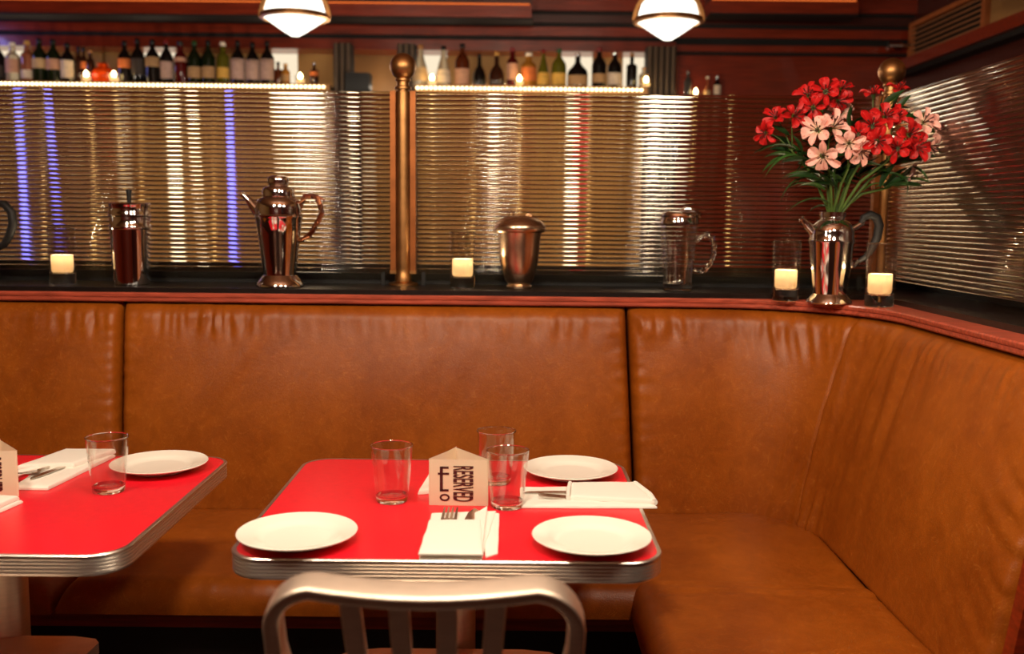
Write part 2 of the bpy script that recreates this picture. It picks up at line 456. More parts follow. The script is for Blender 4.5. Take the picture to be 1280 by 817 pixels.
panels(pn, [(-.565, -.42, 1), (-.41, -.3, 0), (-.29, -.02, 0), (-.01, .26, 0), (.27, .48, 1), (.49, .66, 0), (.67, .80, 1)])

# lower back wall of the bar and the counter in front of it
t = thing('back_bar', 'cream back bar cabinet below the bottle shelves, seen through the ribbed glass', 'cabinet', (-1.3, 5.9, 0))
MB().box(-2.6, 2.2, .0, .28, 1.0, 2.02).build('back_panel', M['cream'], t)
MB().box(-2.6, 3.6, -.35, .09, 0, .96).build('carcass', M['mahog'], t)
MB().box(-2.62, 3.62, -.40, .0, .96, 1.0).build('worktop', M['black_top'], t)
for k, (x0, x1) in enumerate(((-2.3, -1.75), (-1.6, -.95), (-.8, .2), (.8, 1.4), (1.5, 1.95))):
    MB().box(x0, x1, -.012, .0, 1.32, 1.86).build('inset_panel', M['cream_dim' if k % 2 else 'cream'], t)
t = thing('bar_counter', 'dark wood bar counter behind the ribbed glass screen', 'bar counter', (-1.3, 4.4, 0))
MB().box(-2.8, 3.0, -.25, .25, 0, .98).build('body', M['mahog_dark'], t)
MB().box(-2.85, 3.05, -.32, .3, .98, 1.03).build('top', M['black_top'], t)


def neon(x, z0, z1, m, label, Y=5.5, r=.018):
    t = thing('neon_tube', label, 'neon light', (x, Y, z0))
    MB().tube([(0, 0, 0), (0, 0, z1 - z0)], r, 10).build('tube', M[m], t)
    MB().tube([(0, 0, -.03), (0, 0, .01)], .03, 10).build('end_cap', M['black'], t)
    MB().tube([(0, 0, z1 - z0 - .01), (0, 0, z1 - z0 + .03)], .03, 10).build('end_cap', M['black'], t)


neon(-2.74, 1.05, 1.80, 'neon_blue', 'blue neon tube glowing through the far left end of the ribbed glass')
neon(-2.57, 1.55, 1.95, 'neon_blue', 'short blue neon tube beside the farthest left one, upper half of the glass')
neon(-1.575, 1.05, 1.95, 'neon_blue', 'blue neon tube glowing above the spouted silver coffee pot')
neon(.37, 1.60, 1.97, 'neon_red', 'dim red neon tube behind the glass under the right bottle shelf', 5.5, .045)

# ------------------------------------------------------------------ pendants over the bar
def pendant(loc, label):
    t = thing('globe_pendant', label, 'pendant lamp', loc, 0, None)
    prof = [(0, -.082), (.02, -.080), (.05, -.062), (.10, -.028), (.138, .0)]
    MB().lathe(prof, 40).build('lower_globe', M['globe'], t)
    MB().lathe([(.132, .0), (.13, .03), (.118, .07), (.09, .105), (.05, .125), (.03, .13)], 40).build('upper_globe', M['globe'], t)
    MB().lathe([(.134, .012), (.150, .010), (.152, -.008), (.136, -.012), (.134, .012)], 40).build('metal_ring', M['brass'], t)
    for sgn in (-1, 1):
        pts = [(sgn * (.150 * cos(a)), 0, .145 * sin(a)) for a in [pi / 2 * k / 10 for k in range(11)]]
        MB().tube(pts, .008, 8, sect=[(1, 1.6), (-1, 1.6), (-1, -1.6), (1, -1.6)]).build('arm', M['brass'], t)
    MB().tube([(0, 0, .125), (0, 0, 2.86 - loc[2])], .010, 10).build('stem', M['brass'], t)
    MB().lathe([(0, 2.86 - loc[2] - .03), (.05, 2.86 - loc[2] - .025), (.055, 2.86 - loc[2])], 24).build('ceiling_rose', M['brass'], t)
    lamp('pendant_bulb', (loc[0], loc[1], loc[2] - .25), 1.3, .12)


pendant((-.965, 4.4, 2.175), 'glowing white globe pendant with metal ring, the left one, above the bottles')
pendant((.67, 4.4, 2.175), 'glowing white globe pendant with metal ring, the right one, nearest the wood panel')

# ------------------------------------------------------------------ ledge
LZ = 1.10
t = thing('ledge', 'black topped ledge with mahogany rail running along behind the banquette', 'ledge', (0, 2.87, 0))
# slab: an L of the straight run and the right run
L = MB().prism([(-2.4, 0), (1.07, 0), (1.07, -1.35), (1.42, -1.35), (1.42, .36), (-2.4, .36)], 1.085, LZ)
L.build('black_top', M['black_top'], t)
MB().prism([(-2.4, .27), (1.30, .27), (1.30, -1.35), (1.33, -1.35), (1.33, .30), (-2.4, .30)], LZ, 1.165).build('upstand', M['black'], t)
# rail follows the rounded backrest top
def path_top(s0, x1=1.003, y1=2.87, r=.42, xa=-2.3, yb=1.62):
    return None


RT = .42; XT, YT = 1.003, 2.872      # backrest top line
RB = .24; XB, YB = .855, 2.775       # backrest foot line
XA, YE = -2.35, 1.665


def curve_pt(kind, u):
    """u in metres of the top line: 0 at the far left; returns point and outward (room-side) normal"""
    x1, y1, r = (XT, YT, RT) if kind == 't' else (XB, YB, RB)
    # three sections with the same u breaks on both lines
    a_end = XT - RT - XA; b_end = a_end + RT * pi / 2; c_end = b_end + (YT - RT - YE)
    if u <= a_end:
        k = u / a_end; x = XA + k * ((x1 - r) - XA)
        return Vector((x, y1, 0)), Vector((0, -1, 0))
    if u <= b_end:
        th = (u - a_end) / RT
        return Vector((x1 - r + r * sin(th), y1 - r + r * cos(th), 0)), Vector((-sin(th), -cos(th), 0))
    k = (u - b_end) / (c_end - b_end)
    return Vector((x1, (y1 - r) + k * (YE - (y1 - r)), 0)), Vector((-1, 0, 0))


A_END = XT - RT - XA; B_END = A_END + RT * pi / 2; C_END = B_END + (YT - RT - YE)
rows = []
us = [A_END * k / 20 for k in range(20)] + [A_END + (B_END - A_END) * k / 24 for k in range(24)] + [B_END + (C_END + .5 - B_END) * k / 12 for k in range(13)]
for u in us:
    p, n = curve_pt('t', u)
    sec = []
    for (d, z) in ((.004, 1.058), (.008, 1.062), (.008, 1.070), (.006, 1.0715), (.0095, 1.073), (.011, 1.077), (.011, 1.082), (.008, 1.0855)):
        q = p + n * d; sec.append((q.x, q.y - 2.87, z))
    rows.append(sec)
rail = MB().grid(rows)
# flat top of the rail, filling the rounded corner back to the slab
fl = []
for u in us:
    p, n = curve_pt('t', u); q = p + n * .008
    if u <= A_END: b = (q.x, 2.90)
    elif u <= B_END:
        th = (u - A_END) / RT; b = (q.x + .14 * sin(th) + .08 * sin(th) ** 2, q.y + .14 * cos(th) + .06 * sin(2 * th))
    else: b = (q.x + .20, q.y)
    fl.append([(q.x, q.y - 2.87, 1.0855), (b[0], b[1] - 2.87, 1.0855), (b[0], b[1] - 2.87, 1.07)])
rail.grid(fl, smooth=False)
rail.build('rail', M['mahog_rail'], t)
MB().prism([(-2.4, .055), (1.065, .055), (1.065, -1.35), (1.40, -1.35), (1.40, .34), (-2.4, .34)], 0, 1.0845).build('wall_core', M['mahog_dark'], t)

# ------------------------------------------------------------------ reeded glass screens and posts
def reeded(name, length, label, loc, rz):
    t = thing(name, label, 'glass screen', loc, rz)
    n = 40; z0, z1 = 1.137, 1.700; pz = (z1 - z0) / n
    prof = [(.005, z0)]
    for k in range(n):
        for j in range(9):
            a = -pi / 2 + pi * (j + .5) / 9
            prof.append((-.0036 * cos(a) - .001, z0 + pz * (k + .5) + pz * .5 * sin(a)))
    prof.append((.005, z1))
    m = len(prof); vs = [(0, y, z - LZ) for y, z in prof] + [(length, y, z - LZ) for y, z in prof]
    mb = MB().add(vs, [(i, (i + 1) % m, m + (i + 1) % m, m + i) for i in range(m)], True)
    mb.add(vs, [tuple(range(m)), tuple(reversed(range(m, 2 * m)))])
    mb.build('ribbed_pane', M['reeded'], t)
    for x in (.03, length - .03):
        MB().box(x - .006, x + .006, -.004, .006, .0, z0 - LZ + .004).build('foot', M['black'], t)


YG = 3.09
reeded('reeded_glass_screen', 2.02, 'horizontally ribbed glass screen left of the middle brass post', (-2.40, YG, LZ), 0)
reeded('reeded_glass_screen', 1.44, 'horizontally ribbed glass screen between the two brass posts', (-.312, YG, LZ), 0)
reeded('reeded_glass_screen', 1.75, 'darker ribbed glass screen along the right side above the corner bench', (1.165, 3.05, LZ), -pi / 2)


def post(x, label, side=False):
    t = thing('brass_post', label, 'post', (x, YG - .005, LZ))
    MB().lathe([(0, 0), (.046, 0), (.046, .006), (.030, .010), (.026, .012), (.026, .03), (.024, .034), (.0235, .05)], 28).build('base_flange', M['brass'], t)
    MB().lathe([(.0235, .04), (.0235, .598), (.019, .600), (.019, .604), (.026, .606), (.026, .613), (.020, .616), (.019, .628), (.024, .632), (.024, .637), (.018, .642)], 28).build('tube', M['brass'], t)
    MB().lathe([(.041 * sin(pi * k / 16), .675 - .041 * cos(pi * k / 16)) for k in range(17)], 32).build('ball_finial', M['brass'], t)
    for s in ((-1, 1) if not side else (-1,)):
        MB().box(s * .031 - .0085, s * .031 + .0085, -.012, .018, .045, .600).build('glass_channel', M['brass_dark'], t)
        MB().box(s * .031 - .010, s * .031 + .010, -.014, .020, .036, .046).build('channel_stop', M['brass'], t)


post(-.345, 'aged brass post with ball finial dividing the ribbed glass')
post(1.165, 'aged brass post with ball finial behind the flowers in the corner', True)

# ------------------------------------------------------------------ banquette
bq = thing('banquette', 'tan leather corner banquette with tall padded back', 'banquette', (0, 2.8, 0))
PZ0, PZ1 = .445, 1.058


def back_cushion(u0, u1, seed, crease=None):
    L_ = u1 - u0; nu = int(L_ / .0065); nv = 92; rows = []
    # finer sampling near the edges
    def warp(k):
        return .5 - .5 * cos(pi * k) if False else k
    ss = [0, .001, .003, .006, .010, .015, .021] + [.028 + (L_ - .056) * k / nu for k in range(nu + 1)] + [L_ - d for d in (.021, .015, .010, .006, .003, .001, 0)]
    ts = [0, .002, .006, .012, .02] + [.03 + .94 * k / nv for k in range(nv + 1)] + [.975, .98, .985, .99, .994, .997, .999, 1]
    H = PZ1 - PZ0
    for s in ss:
        u = u0 + s
        pt, n1 = curve_pt('t', u); pb, n2 = curve_pt('b', u)
        n = n1
        row = []
        ge = g_(s / .026) * g_((L_ - s) / .026)
        for t in ts:
            p = pb.lerp(pt, t)
            b = (1 - t) * H; c = t * H
            d = .050 * ge * g_(b / .045) * g_(c / .02) - .035 + .018 * sin(pi * t) * g_(s / .2) * g_((L_ - s) / .2)
            inside = g_(s / .05) * g_((L_ - s) / .05)
            # puckers just under the top roll
            d += .0105 * nz(u * 46, t * 3.0, seed) * exp(-((t - .91) / .055) ** 2) * (.35 + max(0, nz(u * 3.1, 4, seed)) * 2.6)
            # soft long folds
            fold = max(0, nz(u * 2.2 + 9, 1.3, seed))
            d += .0085 * nz((u + (1 - t) * .35) * 13, t * 1.1, seed + 3) * fold * smooth(t, .05, .4) * inside * 1.6
            d += .0055 * nz(u * 1.7, t * 1.7, seed + 7) * inside
            # puckers at the side seams
            for e in (s, L_ - s):
                d += .0035 * nz(e * 12, t * 26, seed + 5) * exp(-(e / .05) ** 2)
            if crease:
                uc = crease - (1 - t) * .035
                q = u - uc
                d -= .0045 * exp(-(q / .005) ** 2)
                d += .004 * smooth(q, .0, .02) * (1 - smooth(q, .02, .16))
                # folds fanning out to the right of the seam, strongest along the top and the foot
                w_ = smooth(q, .0, .05) * (1 - smooth(q, .25, .75))
                d += .0120 * nz(u * 21 + t * 1.5, t * 1.6, 21) * w_ * (.25 + .75 * smooth(t, .35, .9)) * g_(b / .1)
                wf = exp(-(q / .16) ** 2) * (1 - smooth(t, .1, .5))
                d += .0110 * nz(u * 30 - t * 7, t * 2.2, 31) * wf
                wt = exp(-((q + .16) / .2) ** 2) * smooth(t, .72, .9)
                d += .0100 * nz(u * 40 + t * 9, t * 3, 41) * wt
                # pulled creases near the open end
                we = exp(-((L_ - s) / .16) ** 2)
                d += .0055 * nz((s * 1.2 + t * 1.2) * 12, t * 9, 51) * we
            q = p + n * d
            z = PZ0 + H * t + .004 * ge * 0
            # the top of the roll turns back over the cushion
            row.append((q.x, q.y - 2.8, z))
        # close the top towards the wall
        q = curve_pt('t', u)[0] + n1 * -.05
        row.append((q.x, q.y - 2.8, PZ1 + .002))
        rows.append(row)
    return MB().grid(rows)


U1 = -1.154 - XA; U2 = .3385 - XA
back_cushion(0.0, U1 - .003, 1).build('back_cushion', M['leather'], bq)
back_cushion(U1 + .003, U2 - .003, 2).build('back_cushion', M['leather'], bq)
back_cushion(U2 + .003, C_END, 3, crease=A_END + .44).build('back_cushion', M['leather'], bq)


def seat_cushion(x0, x1, y0, y1, z0, z1, seed, radii=(.05, .05, .05, .05), wr=1.):
    """top and sides of a padded seat; radii at x0, x1, y0, y1 edges"""
    def axis(a, b, ra, rb, step):
        o = [0, .001, .003, .006, .011, .018, .027, .037]
        o = [a + v for v in o if v < ra] + [a + ra + (b - a - ra - rb) * k / max(2, int((b - a) / step)) for k in range(max(2, int((b - a) / step)) + 1)] + [b - v for v in reversed(o) if v < rb]
        return o
    X = axis(x0, x1, radii[0], radii[1], .010); Y = axis(y0, y1, radii[2], radii[3], .010)
    rows = []
    for x in X:
        row = []
        for y in Y:
            h = g_((x - x0) / radii[0]) * g_((x1 - x) / radii[1]) * g_((y - y0) / radii[2]) * g_((y1 - y) / radii[3])
            z = z1 - .055 * (1 - h)
            z += .014 * g_((x - x0) / .3) * g_((x1 - x) / .3) * g_((y - y0) / .25) - .014
            z += .006 * nz(x * 3, y * 3, seed) + .0025 * nz(x * 9, y * 5, seed + 2) * wr
            z += .006 * nz(x * 5, (y - y0) * 30, seed + 4) * exp(-((y1 - y) / .09) ** 2) * wr
            # puckers along the front roll
            z += .004 * nz(x * 38, y * 6, seed + 5) * exp(-((y - y0) / .05) ** 2) * wr
            row.append((x, y - 2.8, z))
        rows.append(row)
    mb = MB().grid(rows)
    # skirt
    n, m = len(X), len(Y)
    ring = [rows[i][0] for i in range(n)] + [rows[n - 1][j] for j in range(1, m)] + [rows[i][m - 1] for i in range(n - 2, -1, -1)] + [rows[0][j] for j in range(m - 2, 0, -1)]
    mb.grid([ring, [(x, y, z0) for x, y, z in ring]], closed_v=True)
    return mb


seat_cushion(-2.35, -1.063, 2.17, 2.797, .392, .470, 11).build('seat_cushion', M['leather'], bq)
seat_cushion(-1.053, .875, 2.175, 2.797, .392, .470, 12, radii=(.05, .05, .05, .05)).build('seat_cushion', M['leather'], bq)
seat_cushion(.285, .875, 1.62, 2.215, .392, .474, 13, radii=(.05, .05, .03, .010), wr=1.2).build('seat_cushion', M['leather'], bq)
MB().box(-2.35, .88, 2.20 - 2.8, 2.225 - 2.8, .352, .392).build('seat_rail', M['mahog'], bq)
MB().box(.31, .335, 1.66 - 2.8, 2.20 - 2.8, .352, .392).build('seat_rail', M['mahog'], bq)
MB().prism([(-2.35, 2.25 - 2.8), (.36, 2.25 - 2.8), (.36, 1.68 - 2.8), (.86, 1.68 - 2.8), (.86, 2.8 - 2.8), (-2.35, 2.8 - 2.8)], 0, .392).build('plinth', M['black'], bq)
# wooden end panel that closes the bench at the near right end
ep = MB().add([(x, y - 2.8, z) for y in (1.612, 1.645) for x, z in ((.845, .40), (.943, 1.055), (1.06, 1.055), (1.06, 0), (.845, 0))],
              [(0, 1, 2, 3, 4), (9, 8, 7, 6, 5)] + [(i, (i + 1) % 5 + 0, 5 + (i + 1) % 5, 5 + i) for i in range(5)])
ep.build('end_panel', M['mahog'], bq)

# ------------------------------------------------------------------ tables
def sweep_rect(mb, poly, prof):
    """prof (outward offset, z) swept round a rounded rectangle"""
    n = len(poly); rows = []
    for i, p in enumerate(poly):
        a, b = Vector(poly[i - 1]), Vector(poly[(i + 1) % n]); t_ = (b - a).normalized(); nn = Vector((t_.y, -t_.x))
        rows.append([(p[0] + nn.x * d, p[1] + nn.y * d, z) for d, z in prof])
    return mb.grid(rows, closed_u=True)


def make_table(label, loc):
    t = thing('diner_table', label, 'table', loc)
    W, D, RR = .74 / 2, .68 / 2, .062
    poly = rrect(-W + .004, W - .004, -D + .004, D - .004, RR, 10)
    MB().prism(poly, .716, .7495).build('tabletop', M['red'], t)
    prof = [(-.004, .7500), (.0025, .7502), (.0042, .7485), (.0042, .7465)]
    for k in range(5):
        z = .7455 - .0062 * k
        prof += [(.0012, z), (.0012, z - .0010), (.0026, z - .0016), (.0032, z - .0032), (.0026, z - .0048)]
    prof += [(.0012, .7135), (-.010, .7130)]
    sweep_rect(MB(), poly, prof).build('edge_band', M['alu'], t)
    MB().lathe([(.0, .716), (.17, .716), (.17, .708), (.06, .700), (.042, .685), (.040, .64), (.040, .06), (.046, .05), (.06, .042)], 32).build('column', M['brushed'], t)
    MB().lathe([(0, .0), (.235, .0), (.24, .008), (.225, .018), (.12, .036), (.06, .045), (0, .045)], 40).build('base', M['brushed'], t)
    return t


tab = make_table('red topped diner table with ribbed metal edge behind the chair, plates at three places', (-.108, 1.906, 0))
dup(tab, (-1.022, 1.912, 0), 0, 'red topped diner table with ribbed metal edge cut by the left frame edge')

# ------------------------------------------------------------------ plates
def make_plate():
    t = bpy.data.objects.new('plate', None); COL.objects.link(t)
    prof = [(0, .0075), (.055, .0075), (.066, .009), (.072, .0125), (.080, .0155), (.100, .0195), (.1032, .0205), (.1045, .0195), (.1035, .0175), (.082, .0105), (.072, .0065), (.060, .003), (.058, .0), (.053, .0), (.053, .003), (0, .003)]
    MB().lathe(prof, 64).build('dish', M['china'], t)
    return t


TZ = .7504
pl0 = make_plate()
for i, (x, y, lb) in enumerate(((.143, 1.653, 'white china plate near the right front corner of the red table'), (-.372, 1.658, 'white china plate at the left front corner of the right table'),
                                (.133, 2.113, 'white china plate at the back of the right table beside the leather'), (-.781, 2.122, 'white china plate at the back corner of the left table'))):
    if i == 0:
        pl0.location = (x, y, TZ); tag(pl0, lb, 'plate', 'white plates on the red tables')
    else: dup(pl0, (x, y, TZ), 0, lb)

# ------------------------------------------------------------------ tumblers
def make_tumbler():
    t = bpy.data.objects.new('tumbler', None); COL.objects.link(t)
    h = .115
    prof = [(.0300, .012), (.0312, .014), (.0400, h - .002), (.0404, h - .0004), (.0413, h), (.0422, h - .001), (.0420, h - .004), (.0332, .014), (.0328, .012)]
    MB().lathe(prof, 48).build('wall', M['glass'], t)
    base = [(0, .0), (.026, .0), (.0302, .001), (.0316, .004), (.0326, .013), (.0300, .0145), (.024, .0115), (.010, .0095), (0, .009)]
    MB().lathe(base, 48).build('thick_base', M['solid'], t)
    MB().lathe([(.0402, h - .0016), (.0412, h - .0002), (.0424, h - .0006), (.0422, h - .0022), (.0411, h - .0028), (.0402, h - .0016)], 48).build('rim', M['solid'], t)
    return t


tu = make_tumbler()
for i, (x, y, lb) in enumerate(((-.237, 1.905, 'clear water tumbler standing left of the reserved card'), (-.006, 1.875, 'clear water tumbler right of the reserved card, in front of the other'),
                                (-.031, 2.049, 'clear water tumbler partly hidden behind another beside the card'), (-.824, 1.952, 'clear water tumbler on the left table in front of the plate'))):
    if i == 0: tu.location = (x, y, TZ); tag(tu, lb, 'glass', 'water tumblers')
    else: dup(tu, (x, y, TZ), .4 * i, lb)

# ------------------------------------------------------------------ reserved tent cards
def text_on(parent, body, size, loc, rot, sx=1., off=0.):
    c = bpy.data.curves.new('lettering', 'FONT'); c.body = body; c.size = size; c.extrude = .0002; c.offset = off; c.align_x = 'CENTER'; c.align_y = 'CENTER'
    c.space_character = 1.0
    c.size = 1.0; o = bpy.data.objects.new('lettering', c); COL.objects.link(o)
    me = bpy.data.meshes.new_from_object(o.evaluated_get(bpy.context.evaluated_depsgraph_get()))
    bpy.data.objects.remove(o); bpy.data.curves.remove(c)
    xs = [v.co.x for v in me.vertices]; ys = [v.co.y for v in me.vertices]
    for v in me.vertices: v.co.x = (v.co.x - (min(xs) + max(xs)) / 2) * size / (max(xs) - min(xs)); v.co.y = (v.co.y - (min(ys) + max(ys)) / 2) * sx / (max(ys) - min(ys))
    me.materials.clear(); me.materials.append(M['ink'])
    o = bpy.data.objects.new('lettering', me); COL.objects.link(o); o.parent = parent; o.location = loc; o.rotation_euler = rot
    return o


def make_tent(label, loc, rz):
    """three-sided paper sleeve, open on top; origin under the middle of the front face"""
    t = thing('reserved_card', label, 'table sign', loc, rz)
    Wd, Hh, Dp = .122, .093, .100
    corners = [Vector((-Wd / 2, 0)), Vector((Wd / 2, 0)), Vector((-.012, Dp))]
    # rounded triangle path
    path = []
    for i in range(3):
        p, a, b = corners[i], corners[i - 1], corners[(i + 1) % 3]
        da, db = (a - p).normalized(), (b - p).normalized(); r = .004
        for k in range(5):
            f = k / 4; q = p + da * r * (1 - f) ** 2 * 1.6 + db * r * f ** 2 * 1.6; path.append((q.x, q.y))
    mb = MB().grid([[(x, y, 0) for x, y in path], [(x, y, Hh * .5) for x, y in path], [(x, y, Hh) for x, y in path]], closed_v=True)
    mb.build('paper_sleeve', M['paper'], t)
    # overlapping flap at the back corner, a little proud
    MB().add([(-.012, Dp + .0005, Hh + .002), (-.012, Dp + .0005, .004), (-.030, Dp * .66, .004), (-.030, Dp * .66, Hh - .001)], [(0, 1, 2, 3)]).build('flap', M['paper'], t)
    y = -.0004
    # mark: F and L drawn as one stroke, and a ring
    lg = MB()
    X0 = -Wd / 2; s_ = .122 / 80   # metres per photo pixel on this face
    def rect(x0, x1, z0, z1): lg.box(X0 + x0 * s_, X0 + x1 * s_, y - .0002, y, Hh - z1 * s_, Hh - z0 * s_)
    rect(15.6, 19.6, 9.5, 42); rect(15.6, 27, 9.5, 12.4); rect(13, 27.5, 17.6, 20.4); rect(15.6, 27, 39.4, 42.4)
    o = []
    cx, cz = X0 + 22 * s_, Hh - 50.5 * s_
    n = 28
    out = [(cx + 6.6 * s_ * cos(2 * pi * k / n), y - .0002, cz + 4.9 * s_ * sin(2 * pi * k / n)) for k in range(n)]
    inn = [(cx + 3.9 * s_ * cos(2 * pi * k / n), y - .0002, cz + 2.6 * s_ * sin(2 * pi * k / n)) for k in range(n)]
    lg.grid([out, inn, [(p[0], y, p[2]) for p in inn], [(p[0], y, p[2]) for p in out]], closed_u=True, closed_v=True, smooth=False)
    lg.build('printed_mark', M['ink'], t)
    tx = text_on(t, 'RESERVED', 47 * s_, (X0 + 46 * s_, y - .0002, Hh - 32 * s_), (pi / 2, pi / 2, 0), 26.5 * s_, .022)
    return t


make_tent('cream paper reserved card standing amid the tumblers on the right table', (-.102, 1.878, TZ), R(-1))
make_tent('cream paper reserved card cut by the left frame edge', (-1.047, 1.905, TZ), R(6))

# ------------------------------------------------------------------ napkins and cutlery
def cloth_slab(mb, poly_rows, z0, th, seed):
    """rows of (x,y) points -> a soft folded layer of thickness th lying at z0"""
    n, m = len(poly_rows), len(poly_rows[0]); top, bot = [], []
    for i, r in enumerate(poly_rows):
        tr, br = [], []
        for j, (x, y) in enumerate(r):
            e = min(i, n - 1 - i, j, m - 1 - j)
            k = (.42, .80, .95, 1.)[min(e, 3)]
            z = z0 + th * k + .0009 * nz(x * 40, y * 40, seed)
            tr.append((x, y, z)); br.append((x, y, z0))
        top.append(tr); bot.append(br)
    mb.grid(top); mb.grid(bot)
    ring = lambda g: [g[i][0] for i in range(n)] + [g[n - 1][j] for j in range(1, m)] + [g[i][m - 1] for i in range(n - 2, -1, -1)] + [g[0][j] for j in range(m - 2, 0, -1)]
    mb.grid([ring(top), ring(bot)], closed_v=True)
    return mb


def quad_rows(a, b, c, d, n=18, m=12, wob=.0012, seed=0):
    """a,b front left/right, c,d back left/right; edge-dense sampling"""
    A, B, C_, D_ = map(Vector, (a, b, c, d)); rows = []
    def pos(k, n): return (0, .012, .035, .07)[k] if k < 4 else (1 - (0, .012, .035, .07)[n - 1 - k] if n - 1 - k < 4 else .07 + .86 * (k - 3) / (n - 7))
    for i in range(n):
        f = pos(i, n); l = A.lerp(C_, f); r = B.lerp(D_, f)
        row = []
        for j in range(m):
            q = l.lerp(r, pos(j, m)); w_ = wob * nz(q.x * 25, q.y * 25, seed)
            row.append((q.x + w_, q.y + w_ * .7))
        rows.append(row)
    return rows


def make_fork(t, loc, rot):
    mb = MB()
    mb.tube([(0, -.095, .0), (0, -.05, .0015), (0, .01, .001), (0, .035, 0)], [.006, .004, .0026, .004], 8, sect=[(.5, 1), (-.5, 1), (-.5, -1), (.5, -1)])
    mb.tube([(0, .03, 0), (0, .045, -.001), (0, .06, 0)], [.004, .0105, .0118], 8, sect=[(.12, 1), (-.12, 1), (-.12, -1), (.12, -1)])
    for k in range(4):
        x = (k - 1.5) * .0062
        mb.tube([(x, .058, 0), (x, .08, .002), (x, .104, .006)], [.0019, .0018, .0011], 6, sect=[(.7, 1), (-.7, 1), (-.7, -1), (.7, -1)])
    o = mb.build('fork', M['steel']); o.location = loc; o.rotation_euler = rot; return o


def make_knife(loc, rot):
    mb = MB()
    mb.tube([(0, -.11, 0), (0, -.10, 0), (0, -.02, 0), (0, .0, 0)], [.004, .0065, .0055, .004], 8, sect=[(.55, 1), (-.55, 1), (-.55, -1), (.55, -1)])
    mb.add([(-.008, .0, 0), (.006, .0, .0), (.0075, .06, 0), (.005, .098, 0), (-.003, .11, 0), (-.0085, .08, 0),
            (-.008, .0, .0016), (.006, .0, .0016), (.0075, .06, .0012), (.005, .098, .001), (-.003, .11, .0008), (-.0085, .08, .0016)],
           [(5, 4, 3, 2, 1, 0), (6, 7, 8, 9, 10, 11)] + [(i, (i + 1) % 6, 6 + (i + 1) % 6, 6 + i) for i in range(6)])
    o = mb.build('knife', M['steel']); o.location = loc; o.rotation_euler = rot; return o


# front place: pouch with fork and knife tips showing at the back
nk = thing('napkin', 'folded white napkin pouch at the front edge of the right table', 'napkin', (0, 0, 0), 0, None)
cloth_slab(MB(), quad_rows((-.150, 1.572), (-.046, 1.572), (-.150, 1.815), (-.026, 1.835), seed=1), TZ, .006, 1).build('back_layer', M['linen'], nk)
cloth_slab(MB(), quad_rows((-.040, 1.580), (-.020, 1.60), (-.062, 1.84), (-.020, 1.822), 18, 10, seed=2), TZ, .004, 2).build('side_fold', M['linen'], nk)
cloth_slab(MB(), quad_rows((-.152, 1.569), (-.044, 1.569), (-.149, 1.748), (-.054, 1.752), seed=3), TZ + .0085, .0055, 3).build('front_flap', M['linen'], nk)
cloth_slab(MB(), quad_rows((-.060, 1.60), (-.046, 1.60), (-.068, 1.80), (-.044, 1.845), 18, 10, seed=4), TZ + .0055, .006, 4).build('rolled_edge', M['linen'], nk)
fk = make_fork(None, (-.115, 1.70, TZ + .0068), (R(.8), 0, R(-1))); fk.scale = (1.3, 1.15, 1.0)
tag(fk, 'steel fork tines up in the front napkin pouch', 'fork')
kn = make_knife((-.080, 1.715, TZ + .0068), (R(.5), 0, R(-7))); kn.scale = (1.25, 1.1, 1); tag(kn, 'steel knife beside the fork in the front napkin pouch', 'knife')

# right rear place: napkin along the table with a knife blade to the left
nk = thing('napkin', 'long folded white napkin overhanging the right edge of the right table', 'napkin', (0, 0, 0), 0, None)
cloth_slab(MB(), quad_rows((.02, 1.865), (.290, 1.872), (.02, 2.0), (.262, 2.015), 18, 22, seed=6), TZ, .006, 6).build('back_layer', M['linen'], nk)
cloth_slab(MB(), quad_rows((.120, 1.905), (.286, 1.882), (.128, 2.01), (.262, 2.02), 16, 18, seed=7), TZ + .0062, .0085, 7).build('front_flap', M['linen'], nk)
MB().tube([(.116, 1.902, TZ + .011), (.119, 1.95, TZ + .0125), (.126, 2.008, TZ + .012)], .0045, 10).build('hem', M['linen'], nk)
MB().tube([(.286, 1.884, TZ + .009), (.283, 1.93, TZ + .010), (.264, 2.017, TZ + .009)], .0068, 10).build('rolled_edge', M['linen'], nk)
kn = make_knife((.135, 1.955, TZ + .0072), (0, 0, R(93))); tag(kn, 'steel knife sticking out left of the long rear napkin', 'knife')
kn = make_fork(None, (.16, 1.925, TZ + .0076), (0, 0, R(95))); tag(kn, 'steel fork under the flap of the long rear napkin', 'fork')
# napkin hidden behind the card
nk = thing('napkin', 'white napkin mostly hidden behind the reserved card of the right table', 'napkin', (0, 0, 0))
cloth_slab(MB(), quad_rows((-.190, 1.95), (-.06, 1.99), (-.178, 2.10), (-.07, 2.12), seed=8), TZ, .010, 8).build('folded_cloth', M['linen'], nk)
# left table, rear place
nk = thing('napkin', 'folded white napkin with cutlery behind the left table tumbler', 'napkin', (0, 0, 0))
cloth_slab(MB(), quad_rows((-1.022, 1.955), (-.950, 1.955), (-1.05, 2.20), (-.925, 2.235), 20, 14, seed=9), TZ, .009, 9).build('back_layer', M['linen'], nk)
cloth_slab(MB(), quad_rows((-1.075, 2.075), (-.962, 2.100), (-1.040, 2.235), (-.925, 2.238), 18, 14, seed=10), TZ + .0085, .012, 10).build('front_flap', M['linen'], nk)
MB().tube([(-1.07, 1.97, TZ + .006), (-1.06, 2.05, TZ + .009), (-1.03, 2.11, TZ + .013)], [.009, .011, .010], 10, sect=[(.6 * cos(a), sin(a)) for a in [2 * pi * k / 10 for k in range(10)]]).build('rolled_edge', M['linen'], nk)
tag(make_fork(None, (-1.012, 2.09, TZ + .0125), (R(4), 0, R(172))), 'steel fork poking from the napkin at the back of the left table', 'fork')
